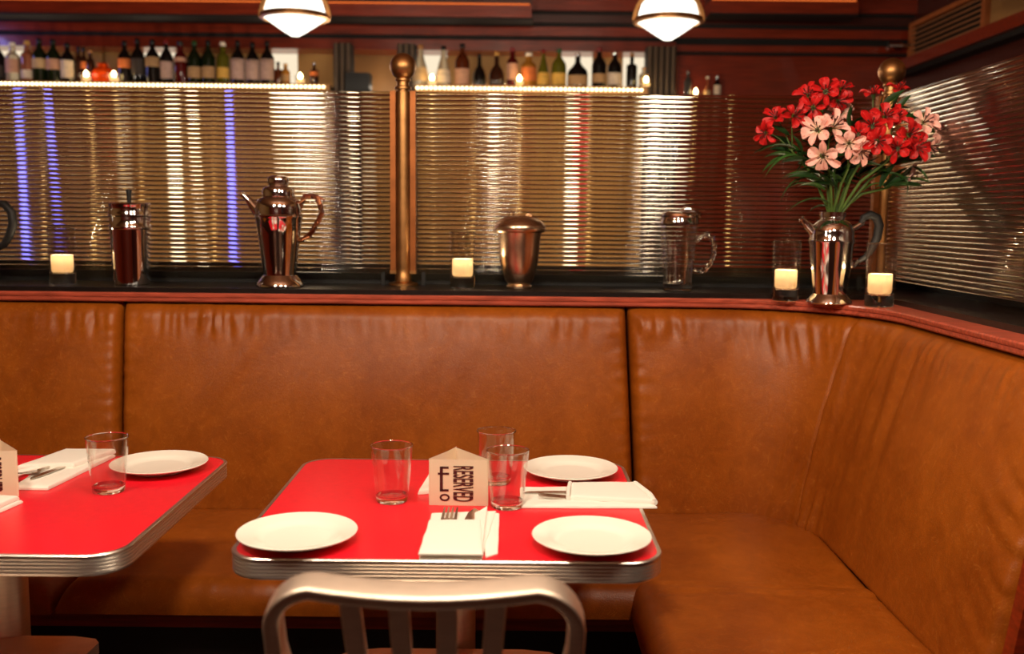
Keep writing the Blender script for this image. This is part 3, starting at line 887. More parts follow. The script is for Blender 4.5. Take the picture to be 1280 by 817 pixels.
tag(make_knife((-.985, 2.10, TZ + .0115), (0, 0, R(168))), 'steel knife poking from the napkin at the back of the left table', 'knife')
# left table, front place: only a corner is in view
nk = thing('napkin', 'rounded corner of a white napkin at the left frame edge', 'napkin', (0, 0, 0))
cloth_slab(MB(), quad_rows((-1.13, 1.66), (-.99, 1.67), (-1.12, 1.89), (-.957, 1.865), seed=12), TZ, .008, 12).build('back_layer', M['linen'], nk)
cloth_slab(MB(), quad_rows((-1.12, 1.69), (-.985, 1.70), (-1.11, 1.88), (-.962, 1.86), seed=13), TZ + .0078, .010, 13).build('front_flap', M['linen'], nk)

# ------------------------------------------------------------------ chairs
def rr_sect(a, b, r=.35, n=4):
    o = []
    for cx, cy, a0 in ((1, 1, 0), (-1, 1, pi / 2), (-1, -1, pi), (1, -1, 1.5 * pi)):
        for k in range(n + 1):
            th = a0 + pi / 2 * k / n
            o.append((cx * a * (1 - r) + a * r * cos(th), cy * b * (1 - r) + b * r * sin(th)))
    return o


def make_chair(label, loc):
    t = thing('metal_chair', label, 'chair', loc)
    # local: back towards -Y, front +Y; origin at the centre of the footprint
    def back_y(z): return -.215 - .10 * (z - .45) / .40
    half = []
    for z in (.45, .52, .60, .68, .74): half.append((-(.148 + .053 * (z - .45) / .29), back_y(z), z))
    cz, cx, r = .778, -.144, .058
    for k in range(9):
        th = pi - (pi / 2) * k / 8
        half.append((cx + r * cos(th), back_y(cz + r * sin(th)), cz + r * sin(th)))
    # shallow plan curve of the crest rail
    top = [(x, back_y(.838) - .022 * (1 - (x / .15) ** 2), .836 - .003 * (1 - (x / .12) ** 2)) for x in (-.11, -.07, -.035, 0, .035, .07, .11)]
    pts = half + top + [(-x, y, z) for x, y, z in reversed(half)]
    sec = rr_sect(1.0, 1.0, .38)
    rows = []
    P_ = [Vector(p) for p in pts]; n = len(P_)
    for i, p in enumerate(P_):
        tt = (P_[min(i + 1, n - 1)] - P_[max(0, i - 1)]).normalized()
        depth = Vector((0, 1, .25)).normalized(); depth = (depth - tt * depth.dot(tt)).normalized()
        nn = tt.cross(depth)
        crest = smooth(p.z, .76, .835)
        hw = .0120 - .0025 * crest; hd = .018 + .004 * crest
        rows.append([p + nn * (u * hw) + depth * (v * hd) for u, v in sec])
    MB().grid(rows, closed_v=True).build('back_frame', M['brushed'], t)
    for x in (-.096, -.032, .032, .096):
        pts = [(x * (.74 + .26 * (z - .45) / .38), back_y(z) - (.018 * (z - .45) / .39), z) for z in (.44, .55, .66, .76, .83)]
        MB().tube(pts, .0135, sect=[(u * .45, v) for u, v in rr_sect(1, 1, .4)], up=(0, 1, 0)).build('slat', M['brushed'], t)
    # dished seat
    seat = []
    n, m = 22, 20
    for i in range(n):
        f = i / (n - 1); row = []
        for j in range(m):
            g = j / (m - 1) * 2 - 1
            y = -.225 + .535 * f; wv = .182 + .034 * f
            k = 1 - .55 * max(0, abs(2 * f - 1) - .55) ** 2 / .2
            x = g * wv * (1 - .35 * max(0, (abs(2 * f - 1) - .72) / .28) ** 3)
            z = .477 - .014 * (1 - g * g) * sin(pi * f) - .012 * max(0, (f - .85) / .15) ** 2
            row.append((x, y, z))
        seat.append(row)
    low = [[(x, y, z - .022) for x, y, z in r] for r in seat]
    mb = MB().grid(seat).grid(low)
    ring = lambda g: [g[i][0] for i in range(n)] + [g[n - 1][j] for j in range(1, m)] + [g[i][m - 1] for i in range(n - 2, -1, -1)] + [g[0][j] for j in range(m - 2, 0, -1)]
    mb.grid([ring(seat), ring(low)], closed_v=True)
    mb.build('seat', M['brushed'], t)
    for sx in (-1, 1):
        MB().tube([(sx * .150, -.215, .46), (sx * .170, -.235, .25), (sx * .19, -.27, 0)], [.017, .016, .013], sect=rr_sect(1, .9, .5), up=(0, 1, 0)).build('leg', M['brushed'], t)
        MB().tube([(sx * .178, .245, .455), (sx * .182, .25, .22), (sx * .186, .255, 0)], [.018, .016, .013], sect=rr_sect(1, .9, .5), up=(0, 1, 0)).build('leg', M['brushed'], t)
        MB().tube([(sx * .174, -.240, .20), (sx * .182, .250, .20)], .010, 10).build('stretcher', M['brushed'], t)
    return t


ch = make_chair('brushed aluminium slat back chair in front of the right table', (-.112, 1.545, 0))
dup(ch, (-1.02, 1.585, 0), 0, 'aluminium chair at the left table, only its seat corner showing')

# ------------------------------------------------------------------ things on the ledge
YO = 2.975


def candle_glass(name, loc, label, h=.172, r=.040, lit=1.):
    t = thing(name, label, 'candle', loc, 0, 'votive candles in tall glasses')
    MB().lathe([(r - .006, .0335), (r - .0035, .036), (r - .0025, h - .001), (r - .001, h), (r, h - .001), (r - .001, .036), (r - .003, .0335)], 40).build('glass_wall', M['votive_glass'], t)
    MB().lathe([(0, 0), (r - .006, 0), (r - .003, .002), (r - .0022, .006), (r - .0015, .033), (r - .008, .034), (r * .5, .031), (0, .030)], 40).build('thick_base', M['solid'], t)
    MB().lathe([(r - .0022, h - .0018), (r - .0010, h - .0002), (r + .0004, h - .0006), (r + .0002, h - .0024), (r - .0012, h - .0030), (r - .0022, h - .0018)], 40).build('rim', M['solid'], t)
    wr_ = r - .0085
    MB().lathe([(0, .036), (wr_ - .004, .036), (wr_ - .001, .040), (wr_, .048), (wr_, .086), (wr_ - .0015, .0885), (wr_ - .004, .086), (wr_ - .007, .064), (0, .060)], 28).build('wax', M['wax'], t)
    MB().lathe([(0, .0605), (.0045, .064), (.006, .069), (.0035, .077), (0, .085)], 12).build('flame', M['flame'], t)
    l = lamp('candle_light', (loc[0], loc[1], loc[2] + .0760), 1.2 * lit, .012, (1., .76, .48))
    return t


candle_glass('votive_candle', (-1.372, YO, LZ), 'lit candle in a tall glass at the left end of the ledge')
candle_glass('votive_candle', (-.153, YO + .01, LZ), 'lit candle in a tall glass beside the middle brass post')
RZ = 1.0862
candle_glass('votive_candle', (.787, 2.808, RZ), 'lit candle in a tall glass left of the flower vase')
candle_glass('votive_candle', (.995, 2.640, RZ), 'lit candle in a tall glass right of the flower vase')

# 0. pot whose black handle shows at the left edge
t = thing('coffee_pot', 'silver pot with a black handle cut by the left frame edge', 'pot', (-1.665, YO, LZ))
MB().lathe([(0, 0), (.075, 0), (.078, .006), (.066, .014), (.058, .03), (.066, .05), (.088, .18), (.090, .20), (.084, .225), (.062, .24), (.06, .26), (.03, .275), (0, .278)], 40).build('body', M['chrome'], t)
MB().tube([(-.07, 0, .17), (-.12, 0, .22), (-.15, 0, .26)], [.02, .014, .010], 12).build('spout', M['chrome'], t)
MB().tube([(.075, 0, .222), (.10, 0, .243), (.125, 0, .240), (.146, 0, .215), (.148, 0, .18), (.136, 0, .145), (.118, 0, .118), (.095, 0, .105), (.075, 0, .10)],
          [.007, .010, .012, .013, .013, .012, .011, .009, .007], 12, up=(0, 1, 0)).build('handle', M['black'], t)

# 1. straight cocktail shaker with black knob
t = thing('cocktail_shaker', 'straight silver cocktail shaker with a black knob, left part of the ledge', 'shaker', (-1.162, YO, LZ))
MB().lathe([(0, 0), (.050, 0), (.0535, .003), (.054, .02), (.0565, .12), (.0585, .172)], 44).build('body', M['chrome'], t)
MB().lathe([(.0585, .168), (.0600, .170), (.0600, .178), (.0580, .181), (.0580, .206), (.0605, .209), (.0605, .216), (.0590, .219), (.0590, .238), (.0600, .240), (.0600, .245), (.057, .247), (.02, .249), (0, .249)], 44).build('lid', M['chrome'], t)
MB().lathe([(.0055, .249), (.0060, .255), (.0075, .275), (.0085, .284), (.007, .287), (0, .288)], 16).build('knob', M['black'], t)

# 2. spouted coffee pot
t = thing('coffee_pot', 'tall silver coffee pot with spout and rope copper handle', 'pot', (-.705, YO - .02, LZ))
MB().lathe([(0, 0), (.068, 0), (.072, .003), (.071, .010), (.062, .022), (.055, .030), (.050, .036), (.050, .042), (.0565, .10), (.0635, .16), (.0690, .205), (.0715, .209), (.0715, .214), (.0690, .217),
             (.0690, .235), (.067, .250), (.060, .262), (.048, .270), (.044, .272)], 48).build('body', M['chrome'], t)
MB().lathe([(.046, .270), (.048, .272), (.048, .290), (.045, .296), (.038, .300), (.030, .302), (.028, .306), (.032, .310), (.033, .320), (.030, .328), (.020, .333), (0, .335)], 40).build('lid', M['chrome'], t)
MB().tube([(-.060, 0, .225), (-.078, 0, .243), (-.092, 0, .262), (-.104, 0, .274), (-.112, 0, .277)], [.020, .0135, .0095, .0080, .0085], 14).build('spout', M['chrome'], t)
hp = [(.060, 0, .222), (.066, 0, .250), (.080, 0, .271), (.098, 0, .276), (.115, 0, .268), (.126, 0, .248), (.128, 0, .225), (.118, 0, .198), (.104, 0, .175), (.088, 0, .155), (.070, 0, .142), (.055, 0, .138)]
MB().tube(hp, [.006, .0075, .008, .008, .008, .008, .008, .0078, .0075, .007, .006, .005], 12, sect=[((1 + .25 * cos(3 * a)) * cos(a), (1 + .25 * cos(3 * a)) * sin(a)) for a in [2 * pi * k / 18 for k in range(18)]], up=(0, 1, 0), twist=.9).build('handle', M['copper'], t)
MB().tube([(.112, 0, .270), (.122, 0, .268), (.140, 0, .262)], [.007, .005, .002], 8).build('thumb_rest', M['copper'], t)

# 3. lidded urn
t = thing('ice_bucket', 'tarnished silver lidded ice bucket between candle and glass pitcher', 'ice bucket', (.020, YO, LZ))
MB().lathe([(0, 0), (.038, 0), (.040, .003), (.040, .009), (.036, .012), (.034, .015), (.043, .026), (.052, .052), (.058, .085), (.0615, .125), (.064, .155), (.068, .172)], 44).build('body', M['silver'], t)
MB().lathe([(.064, .170), (.076, .172), (.079, .176), (.079, .190), (.076, .194), (.070, .203), (.055, .214), (.040, .219), (.022, .222), (0, .223)], 44).build('lid', M['silver'], t)
MB().tube([(-.030, .0, .218), (-.033, .0, .228), (-.026, .0, .237), (-.018, .0, .228), (-.020, 0, .221)], .0035, 8).build('finial', M['silver'], t)
MB().tube([(.018, -.01, .222), (.024, -.01, .226), (.036, -.01, .221)], .004, 8).build('thumb_lever', M['silver'], t)

# 4. glass pitcher
t = thing('glass_pitcher', 'clear panelled glass pitcher with metal lid and twisted glass handle', 'pitcher', (.504, YO, LZ))
fl = lambda a, z: 1 + .025 * cos(10 * a)
MB().lathe([(.040, .022), (.0425, .028), (.0535, .205), (.0555, .205), (.0445, .022)], 60, fn=fl).build('glass_body', M['glass_panelled'], t)
MB().lathe([(0, 0), (.041, 0), (.044, .003), (.0445, .022), (.038, .024), (.02, .020), (0, .019)], 60).build('thick_base', M['solid'], t)
MB().lathe([(.0565, .200), (.0585, .202), (.0585, .214), (.0565, .217), (.0565, .224), (.058, .226), (.056, .232), (.046, .238), (.02, .240), (0, .240)], 40).build('lid', M['chrome'], t)
MB().tube([(.0, 0, .240), (.02, 0, .247), (.045, 0, .244), (.060, 0, .232), (.060, 0, .222)], [.006, .007, .007, .007, .005], 10).build('lid_hinge', M['chrome'], t)
hp = [(.050, 0, .150), (.066, 0, .164), (.084, 0, .168), (.100, 0, .160), (.108, 0, .140), (.106, 0, .110), (.096, 0, .080), (.080, 0, .062), (.062, 0, .058), (.046, 0, .062)]
MB().tube(hp, .0075, 12, sect=[((1 + .22 * cos(4 * a)) * cos(a), (1 + .22 * cos(4 * a)) * sin(a)) for a in [2 * pi * k / 24 for k in range(24)]], up=(0, 1, 0), twist=.7).build('handle', M['solid'], t)

# 5. flower vase: a silver pot without its lid
VX, VY = .890, 2.735
t = thing('silver_vase', 'silver spouted pot used as a vase, holding the flowers in the corner', 'vase', (VX, VY, RZ))
MB().lathe([(0, 0), (.058, 0), (.062, .003), (.060, .009), (.050, .020), (.045, .027), (.046, .034), (.054, .10), (.0595, .165), (.0620, .172), (.0620, .178), (.060, .181), (.060, .198), (.055, .215), (.042, .229), (.033, .234), (.033, .238), (.035, .240), (.035, .254), (.031, .254), (.031, .19), (0, .185)], 48).build('body', M['chrome'], t)
MB().tube([(-.052, 0, .200), (-.068, 0, .215), (-.082, 0, .230), (-.088, 0, .236)], [.015, .011, .008, .009], 12).build('spout', M['chrome'], t)
MB().tube([(.055, 0, .206), (.070, 0, .216), (.085, 0, .226)], [.008, .0075, .0075], 12).build('handle_socket', M['chrome'], t)
MB().tube([(.058, 0, .100), (.062, 0, .115), (.066, 0, .104), (.078, 0, .118)], [.004, .005, .005, .0045], 10).build('handle_socket', M['chrome'], t)
MB().tube([(.078, 0, .222), (.086, 0, .240), (.104, 0, .248), (.122, 0, .240), (.130, 0, .218), (.126, 0, .185), (.114, 0, .155), (.098, 0, .132), (.078, 0, .118)],
          [.007, .010, .012, .013, .013, .012, .011, .009, .006], 12, up=(0, 1, 0)).build('handle', M['black'], t)


# ------------------------------------------------------------------ flowers
def petal_mesh(name, length, width, m, curl, fold):
    n, k = 9, 7; rows = []
    for i in range(n):
        f = i / (n - 1); row = []
        wv = width * (sin(pi * min(1, f * .86 + .06)) ** .8) * (.45 + .75 * f)
        if f > .9: wv *= .55
        for j in range(k):
            g = j / (k - 1) * 2 - 1
            x = length * f * cos(curl * f * .6)
            z = length * f * .78 * (1 - f * .45) + length * sin(curl * f * f) * -.35 + fold * wv * g * g + .0012 * sin(7 * f + 5 * g)
            row.append((x, g * wv * .5, z))
        rows.append(row)
    return MB().grid(rows).mesh(name, m)


PET = {('r', 0): petal_mesh('petal', .031, .021, M['petal_red'], .9, .25), ('r', 1): petal_mesh('petal', .032, .014, M['petal_red'], .5, .5),
       ('p', 0): petal_mesh('petal', .033, .024, M['petal_pink'], 1.0, .22), ('p', 1): petal_mesh('petal', .034, .015, M['petal_pink'], .6, .45)}
ANT = MB()
for k in range(5):
    a = 2 * pi * k / 5; ANT.tube([(0, 0, 0), (.004 * cos(a), .004 * sin(a), .012), (.009 * cos(a), .009 * sin(a), .021)], [.0006, .0006, .0016], 5)
ANT = ANT.mesh('stamens', M['anther'])
THROAT = MB().lathe([(0, -.010), (.003, -.008), (.005, 0), (.006, .004), (.0, .003)], 10).mesh('throat', M['stemgreen'])


def leaf_mesh(name, length, width, m, droop):
    n, k = 12, 5; rows = []
    for i in range(n):
        f = i / (n - 1); wv = width * sin(pi * (.04 + .96 * f) ** .8) ** .9 + .0008; row = []
        for j in range(k):
            g = j / (k - 1) * 2 - 1
            row.append((length * (f - .12 * f * f * droop), wv * .5 * g, length * (.30 * f - .62 * droop * f * f) + .22 * wv * g * g))
        rows.append(row)
    return MB().grid(rows).mesh(name, m)


LEAF = [leaf_mesh('leaf', .095, .020, M['leaf'], .8), leaf_mesh('leaf', .085, .022, M['leaf2'], .5), leaf_mesh('leaf', .115, .019, M['leaf'], 1.2), leaf_mesh('leaf', .07, .024, M['leaf2'], .2)]
PXM = .00226      # metres per photo pixel at the vase


def off(px, py, dy):
    return Vector(((px - 1038) * PXM, dy, .254 + (271 - py) * PXM))


rndf = random.Random(3)


def face_to(d, spin):
    q = Vector(d).normalized().to_track_quat('Z', 'Y'); return (q.to_matrix() @ Matrix.Rotation(spin, 3, 'Z')).to_euler()


def flower_stem(label, blossoms, leaves):
    """one cut stem with its blossoms (px,py,dy,colour,facing,scale) and leaves (px,py,dy,dir px,dir py,kind,scale)"""
    t = thing('lily_stem', label, 'flower', (VX, VY, RZ))
    c = Vector((0, 0, 0))
    for b in blossoms: c += off(*b[:3])
    c /= len(blossoms)
    foot = Vector((rndf.uniform(-.014, .014), rndf.uniform(-.012, .012), .20)); neck = Vector((c.x * .14 + rndf.uniform(-.008, .008), c.y * .14, .262))
    fork = neck.lerp(c, .72) + Vector((0, 0, -.012))
    mid = neck.lerp(fork, .5) + Vector((c.x * -.06, 0, .012))
    mb = MB().tube([foot, neck, neck.lerp(mid, .5), mid, mid.lerp(fork, .5), fork], [.0042, .0042, .0040, .0038, .0034, .0030], 8)
    for b in blossoms:
        e = off(*b[:3]); fd = Vector(b[4]).normalized()
        k = e - fd * .008
        mb.tube([fork, fork.lerp(k, .55) + Vector((0, 0, .006)), k], [.0018, .0016, .0015], 6)
    mb.build('stem', M['stemgreen'], t)
    for (px, py, dy, colr, fd, sc) in blossoms:
        bl = bpy.data.objects.new('blossom', THROAT); COL.objects.link(bl); bl.parent = t
        bl.location = off(px, py, dy); fd = (fd[0] + rndf.uniform(-.45, .45), fd[1], fd[2] + rndf.uniform(-.4, .45))
        bl.rotation_euler = face_to(fd, rndf.uniform(0, 2)); bl.scale = (sc * 1.4,) * 3
        for k in range(6):
            p = bpy.data.objects.new('petal', PET[(colr, k % 2)]); COL.objects.link(p); p.parent = bl
            p.rotation_euler = (0, rndf.uniform(-.25, .15), 2 * pi * k / 6 + rndf.uniform(-.12, .12)); p.scale = (rndf.uniform(.9, 1.08),) * 3
        s = bpy.data.objects.new('stamens', ANT); COL.objects.link(s); s.parent = bl
    cpx = sum(b[0] for b in blossoms) / len(blossoms); cpy = sum(b[1] for b in blossoms) / len(blossoms)
    extra = []
    for k in range(10):
        f = rndf.uniform(.05, .68); qx = cpx + (1038 - cpx) * f + rndf.uniform(-9, 9); qy = cpy + 12 + (240 - cpy) * f
        sd = rndf.choice((-1, 1)) if abs(cpx - 1038) < 30 else (1 if cpx > 1038 else -1)
        extra.append((qx, qy, rndf.uniform(-.05, .02), sd * rndf.uniform(.5, 1), rndf.uniform(-.25, .8), rndf.choice((1, 3, 3, 0)), rndf.uniform(.8, 1.25)))
    for (px, py, dy, dx_, dz_, kind, sc) in list(leaves) + extra:
        l = bpy.data.objects.new('leaf', LEAF[kind]); COL.objects.link(l); l.parent = t
        l.location = off(px, py, dy); ang = math.atan2(dz_, dx_)
        # leaf grows along its own x; turn it in the picture plane, lay it slightly towards the room
        m3 = Matrix(((cos(ang), 0, -sin(ang)), (0, 1, 0), (sin(ang), 0, cos(ang)))) @ Matrix.Rotation(rndf.uniform(-.9, .9), 3, 'X')
        if cos(ang) < 0: m3 = m3 @ Matrix.Rotation(pi, 3, 'X')
        l.rotation_euler = m3.to_euler(); l.scale = (sc,) * 3


F = (0, -1, .35)
flower_stem('lily stem with red blossoms at the upper left of the bouquet', [(1000, 133, -.01, 'r', (-.5, -1, .5), 1.0), (1018, 128, -.03, 'r', (-.1, -1, .5), 1.0), (1003, 147, -.04, 'r', (-.4, -1, -.1), .9)],
            [(1005, 180, .0, -1, .6, 1, .9), (1015, 165, -.02, .3, 1, 3, .8)])
flower_stem('lily stem with red blossoms rising highest at the top of the bouquet', [(1040, 124, .0, 'r', (.2, -.8, .8), .95), (1033, 138, -.02, 'r', (.0, -1, .0), .95)], [(1038, 160, .0, -.2, 1, 3, .9), (1052, 168, -.02, .15, 1, 1, .85)])
flower_stem('lily stem with red blossoms at the far left of the bouquet', [(962, 160, -.02, 'r', (-.8, -1, .4), 1.0), (978, 158, -.04, 'r', (.1, -1, .4), 1.0), (950, 176, -.02, 'r', (-1, -.7, -.1), .9)],
            [(985, 196, -.03, -1, .12, 0, 1.15), (985, 192, -.0, -1, .35, 1, 1.0), (990, 205, -.04, -1, -.1, 2, 1.0), (978, 180, -.02, -.6, .2, 3, .9)])
flower_stem('lily stem with pale pink blossoms at the left front of the bouquet', [(1006, 176, -.07, 'p', (-.5, -1, .3), 1.1), (1022, 172, -.07, 'p', (.3, -1, .5), 1.1), (1010, 204, -.09, 'p', (-.2, -1, -.15), 1.1)],
            [(1005, 230, -.04, -1, -.2, 2, 1.0), (1010, 240, -.03, -1, .1, 0, .9)])
flower_stem('lily stem with pale pink blossoms at the middle front of the bouquet', [(1040, 190, -.09, 'p', (.1, -1, -.1), 1.05), (1052, 198, -.09, 'p', (.5, -1, -.2), 1.05)],
            [(1030, 215, -.08, -.2, -1, 0, .7), (1035, 235, -.05, -.7, .4, 2, .6)])
flower_stem('lily stem with one pale pink blossom behind the red ones in the middle', [(1042, 152, .01, 'p', (.0, -.9, .5), 1.0)], [(1052, 175, -.03, .1, 1, 3, 1.1)])
flower_stem('lily stem with a big red cluster at the centre of the bouquet', [(1068, 170, -.08, 'r', (-.3, -1, .4), 1.1), (1083, 160, -.07, 'r', (.1, -1, .7), 1.05), (1072, 188, -.1, 'r', (-.2, -1, -.2), 1.1), (1052, 180, -.08, 'r', (-.8, -1, .1), .9)],
            [(1062, 215, -.05, -.5, -.6, 1, .8), (1075, 222, -.04, .8, .1, 2, .8)])
flower_stem('lily stem with a dense deep red cluster right of the centre', [(1110, 180, -.08, 'r', (.2, -1, .3), 1.15), (1098, 196, -.09, 'r', (-.3, -1, -.3), 1.0), (1120, 193, -.08, 'r', (.6, -1, -.2), 1.05), (1100, 160, -.05, 'r', (.2, -1, .8), .95)],
            [(1100, 214, -.05, 1, .15, 1, 1.1), (1090, 225, -.04, 1, -.15, 0, .9)])
flower_stem('lily stem with pale pink blossoms at the far right of the bouquet', [(1136, 164, -.03, 'p', (.2, -1, .6), 1.05), (1150, 172, -.03, 'p', (.9, -.8, .1), 1.0), (1142, 190, -.04, 'p', (.5, -1, -.5), 1.0)],
            [(1120, 200, -.03, 1, -.1, 1, 1.0), (1125, 215, -.02, 1, -.5, 0, .8)])
flower_stem('lily stem with two red buds at the upper right under the brass ball', [(1085, 128, .03, 'r', (-.1, -.5, 1), .85), (1115, 124, .02, 'r', (.1, -.5, 1), .85)],
            [(1095, 158, .02, .2, 1, 3, 1.0), (1108, 155, .01, .25, 1, 1, .9), (1115, 160, .0, 1, .25, 0, 1.0), (1118, 222, .0, .5, -.9, 0, .8)])
flower_stem('lily stem with a dull pink blossom low at the right of the bouquet', [(1128, 222, .0, 'p', (.8, -.4, -.3), .8)], [(1100, 235, .0, 1, -.05, 1, 1.0)])
flower_stem('leafy lily stem arching low over the spout on the left', [(1018, 214, -.03, 'p', (-.6, -.6, -.4), .6)],
            [(1030, 262, -.03, -1, .28, 2, 1.15), (1028, 264, -.02, -.6, -.1, 0, .7), (1012, 232, -.05, -1, .05, 1, 1.1), (1016, 222, -.04, -1, -.35, 0, 1.0), (1020, 245, -.05, -1, .3, 0, .9)])


# ------------------------------------------------------------------ bottles on the shelves
def bottle_mats():
    d = {}
    def bm(n, rgb, tr, ro=.06): d[n] = mat('bottle_' + n, rgb, ro, trans=tr, ior=1.45)
    bm('black', (12, 10, 9), 0, .12); bm('green', (16, 28, 10), .08, .12); bm('clear', (205, 190, 165), .6); bm('amber', (84, 34, 12), .2)
    bm('brown', (52, 24, 12), .15); bm('red', (80, 12, 12), .15); bm('orange', (235, 78, 14), .35); bm('yellow', (170, 112, 40), .25); bm('rose', (160, 96, 70), .4); bm('olive', (92, 88, 22), .2); bm('grey', (84, 78, 72), .1)
    return d


BM = bottle_mats()
LABEL = {n: mat('label_' + n, c, .7, noise_s=60, noise_a=.12) for n, c in dict(cream=(186, 154, 112), white=(206, 186, 164), tan=(160, 124, 84), orange=(186, 98, 44), red=(176, 40, 34), gold=(206, 160, 70), pink=(186, 138, 112), dark=(50, 40, 36), lilac=(176, 144, 132)).items()}
CAP = {n: mat('cap_' + n, c, .35) for n, c in dict(black=(14, 12, 12), red=(120, 20, 20), gold=(190, 140, 60), white=(226, 214, 196), green=(30, 70, 30), wood=(160, 110, 62)).items()}
CAP['silver'] = M['chrome']
BOT = {}


def bottle(px, kind, bodyc, capc, labc, label, w=17, h=49, lab=(.28, .62), py0=None, group=None, Yb=None, zb=None, lab2=None):
    Yv = Yb or (Y_SHELF + .03); x = (px - 640) / 1220 * Yv
    z = zb if zb is not None else Z_SHELF
    mpp = Yv / 1220
    t = thing('bottle', label, 'bottle', (x, Yv, z), 0, group)
    r = w * mpp / 2; H = h * mpp + .012
    if kind == 'wine': pf = [(0, 0), (.9, 0), (1, .02), (1, .56), (.93, .63), (.62, .72), (.38, .78), (.33, .82), (.31, .96)]
    elif kind == 'round': pf = [(0, 0), (.75, 0), (.95, .06), (1, .2), (.96, .38), (.72, .52), (.40, .62), (.30, .68), (.28, .94)]
    elif kind == 'cone': pf = [(0, 0), (.95, 0), (1, .03), (.95, .3), (.72, .5), (.45, .68), (.30, .80), (.28, .95)]
    elif kind == 'square': pf = [(0, 0), (.97, 0), (1, .02), (1, .62), (.92, .67), (.45, .70), (.36, .72), (.36, .93)]
    elif kind == 'squat': pf = [(0, 0), (.9, 0), (1, .06), (1, .42), (.9, .52), (.5, .64), (.27, .74), (.25, .95)]
    else: pf = [(0, 0), (.92, 0), (1, .03), (1, .62), (.8, .70), (.5, .74), (.42, .78), (.42, .93)]
    key = (kind, w, h, bodyc)
    if key not in BOT: BOT[key] = MB().lathe([(a * r, b * H) for a, b in pf] + [(0, pf[-1][1] * H)], 22).mesh('glass_body', BM[bodyc])
    o = bpy.data.objects.new('glass_body', BOT[key]); COL.objects.link(o); o.parent = t
    cr = max(.010, pf[-1][0] * r * 1.12)
    MB().lathe([(cr, .90 * H), (cr * 1.03, .905 * H), (cr, H * .985), (cr * .8, H), (0, H)], 14).build('cap', CAP[capc], t)
    for lb, cc in ((lab, labc), lab2 or (None, None)):
        if lb and cc:
            def rad(f):
                for (a0, b0), (a1, b1) in zip(pf[1:], pf[2:]):
                    if b0 <= f <= b1: return (a0 + (a1 - a0) * (f - b0) / max(1e-6, b1 - b0)) * r * 1.02
                return r * 1.02
            fs = [lb[0] + (lb[1] - lb[0]) * k / 4 for k in range(5)]
            rows = [[(rad(f) * cos(a), rad(f) * sin(a), f * H) for a in [-pi / 2 + R(75) * (k / 8 * 2 - 1) for k in range(9)]] for f in fs]
            MB().grid(rows).build('paper_label', LABEL[cc], t)
    return t


GL, GR = 'bottles on the left shelf', 'bottles on the right shelf'
LEFT = [
    (8, 'wine', 'black', 'red', 'dark', 'black bottle at the left frame edge with a dark label', 18, 49, (.12, .40)),
    (27, 'stubby', 'clear', 'white', 'pink', 'clear bottle with a pinkish label and dark band', 17, 46, (.24, .58)),
    (45, 'stubby', 'rose', 'gold', 'white', 'rosy clear bottle with a small white label low down', 16, 48, (.10, .30)),
    (60, 'wine', 'green', 'black', 'cream', 'dark green bottle with broad cream label, left of the red banded one', 18, 51, (.32, .54)),
    (77, 'wine', 'green', 'black', 'pink', 'dark green bottle with pinkish label above a red band', 18, 50, (.30, .54)),
    (94, 'wine', 'black', 'black', 'white', 'black bottle with tall white label reaching down to the shelf', 17, 46, (.12, .56)),
    (108, 'stubby', 'brown', 'black', None, 'thin dark bottle with no label left of the orange jar', 9, 42, None),
    (114, 'wine', 'brown', 'black', 'orange', 'slim brown bottle with a small orange label', 9, 41, (.4, .6)),
    (122, 'stubby', 'brown', 'wood', None, 'slim brown bottle with wooden stopper behind a tealight', 10, 38, None),
    (164, 'wine', 'black', 'black', 'orange', 'black bottle with an orange label right of the orange jar', 17, 49, (.36, .58)),
    (180, 'wine', 'black', 'black', 'dark', 'black bottle with a dark label, second after the orange jar', 17, 52, (.2, .55)),
    (198, 'wine', 'black', 'black', 'tan', 'black bottle with square tan label, on the left shelf', 18, 51, (.38, .60)),
    (215, 'wine', 'black', 'red', 'lilac', 'black bottle with red cap and narrow pale label', 16, 51, (.12, .50)),
    (232, 'stubby', 'red', 'black', 'pink', 'dark red bottle with a pink collar label', 16, 49, (.52, .62)),
    (249, 'wine', 'green', 'green', 'tan', 'green necked bottle with low tan label', 17, 50, (.14, .40)),
    (266, 'wine', 'green', 'black', 'tan', 'dark bottle with low tan label right of the green necked one', 17, 51, (.14, .40)),
    (284, 'stubby', 'olive', 'white', 'gold', 'pale olive bottle with small gold labels', 15, 49, (.15, .40)),
    (302, 'wine', 'black', 'black', 'lilac', 'black bottle with tall pale label, first of the matching three', 17, 51, (.12, .58)),
    (320, 'wine', 'black', 'black', 'lilac', 'black bottle with tall pale label, middle of the matching three', 17, 49, (.12, .58)),
    (338, 'wine', 'black', 'black', 'lilac', 'black bottle with tall pale label, last of the matching three', 17, 51, (.12, .58)),
    (351, 'square', 'amber', 'black', None, 'small dark amber bottle right of the matching three', 10, 26, None),
    (360, 'stubby', 'yellow', 'gold', 'tan', 'low golden bottle beside the painted reflection on the left shelf', 11, 24, (.2, .5)),
    (395, 'square', 'brown', 'silver', 'orange', 'dark red bottle with metal cap at the right end of the left shelf', 11, 26, (.42, .60)),
]
for px, kd, bc, cc, lc, lb, w, h, la in LEFT:
    bottle(px, kd, bc, cc, lc, lb, w, h, la, None, GL)
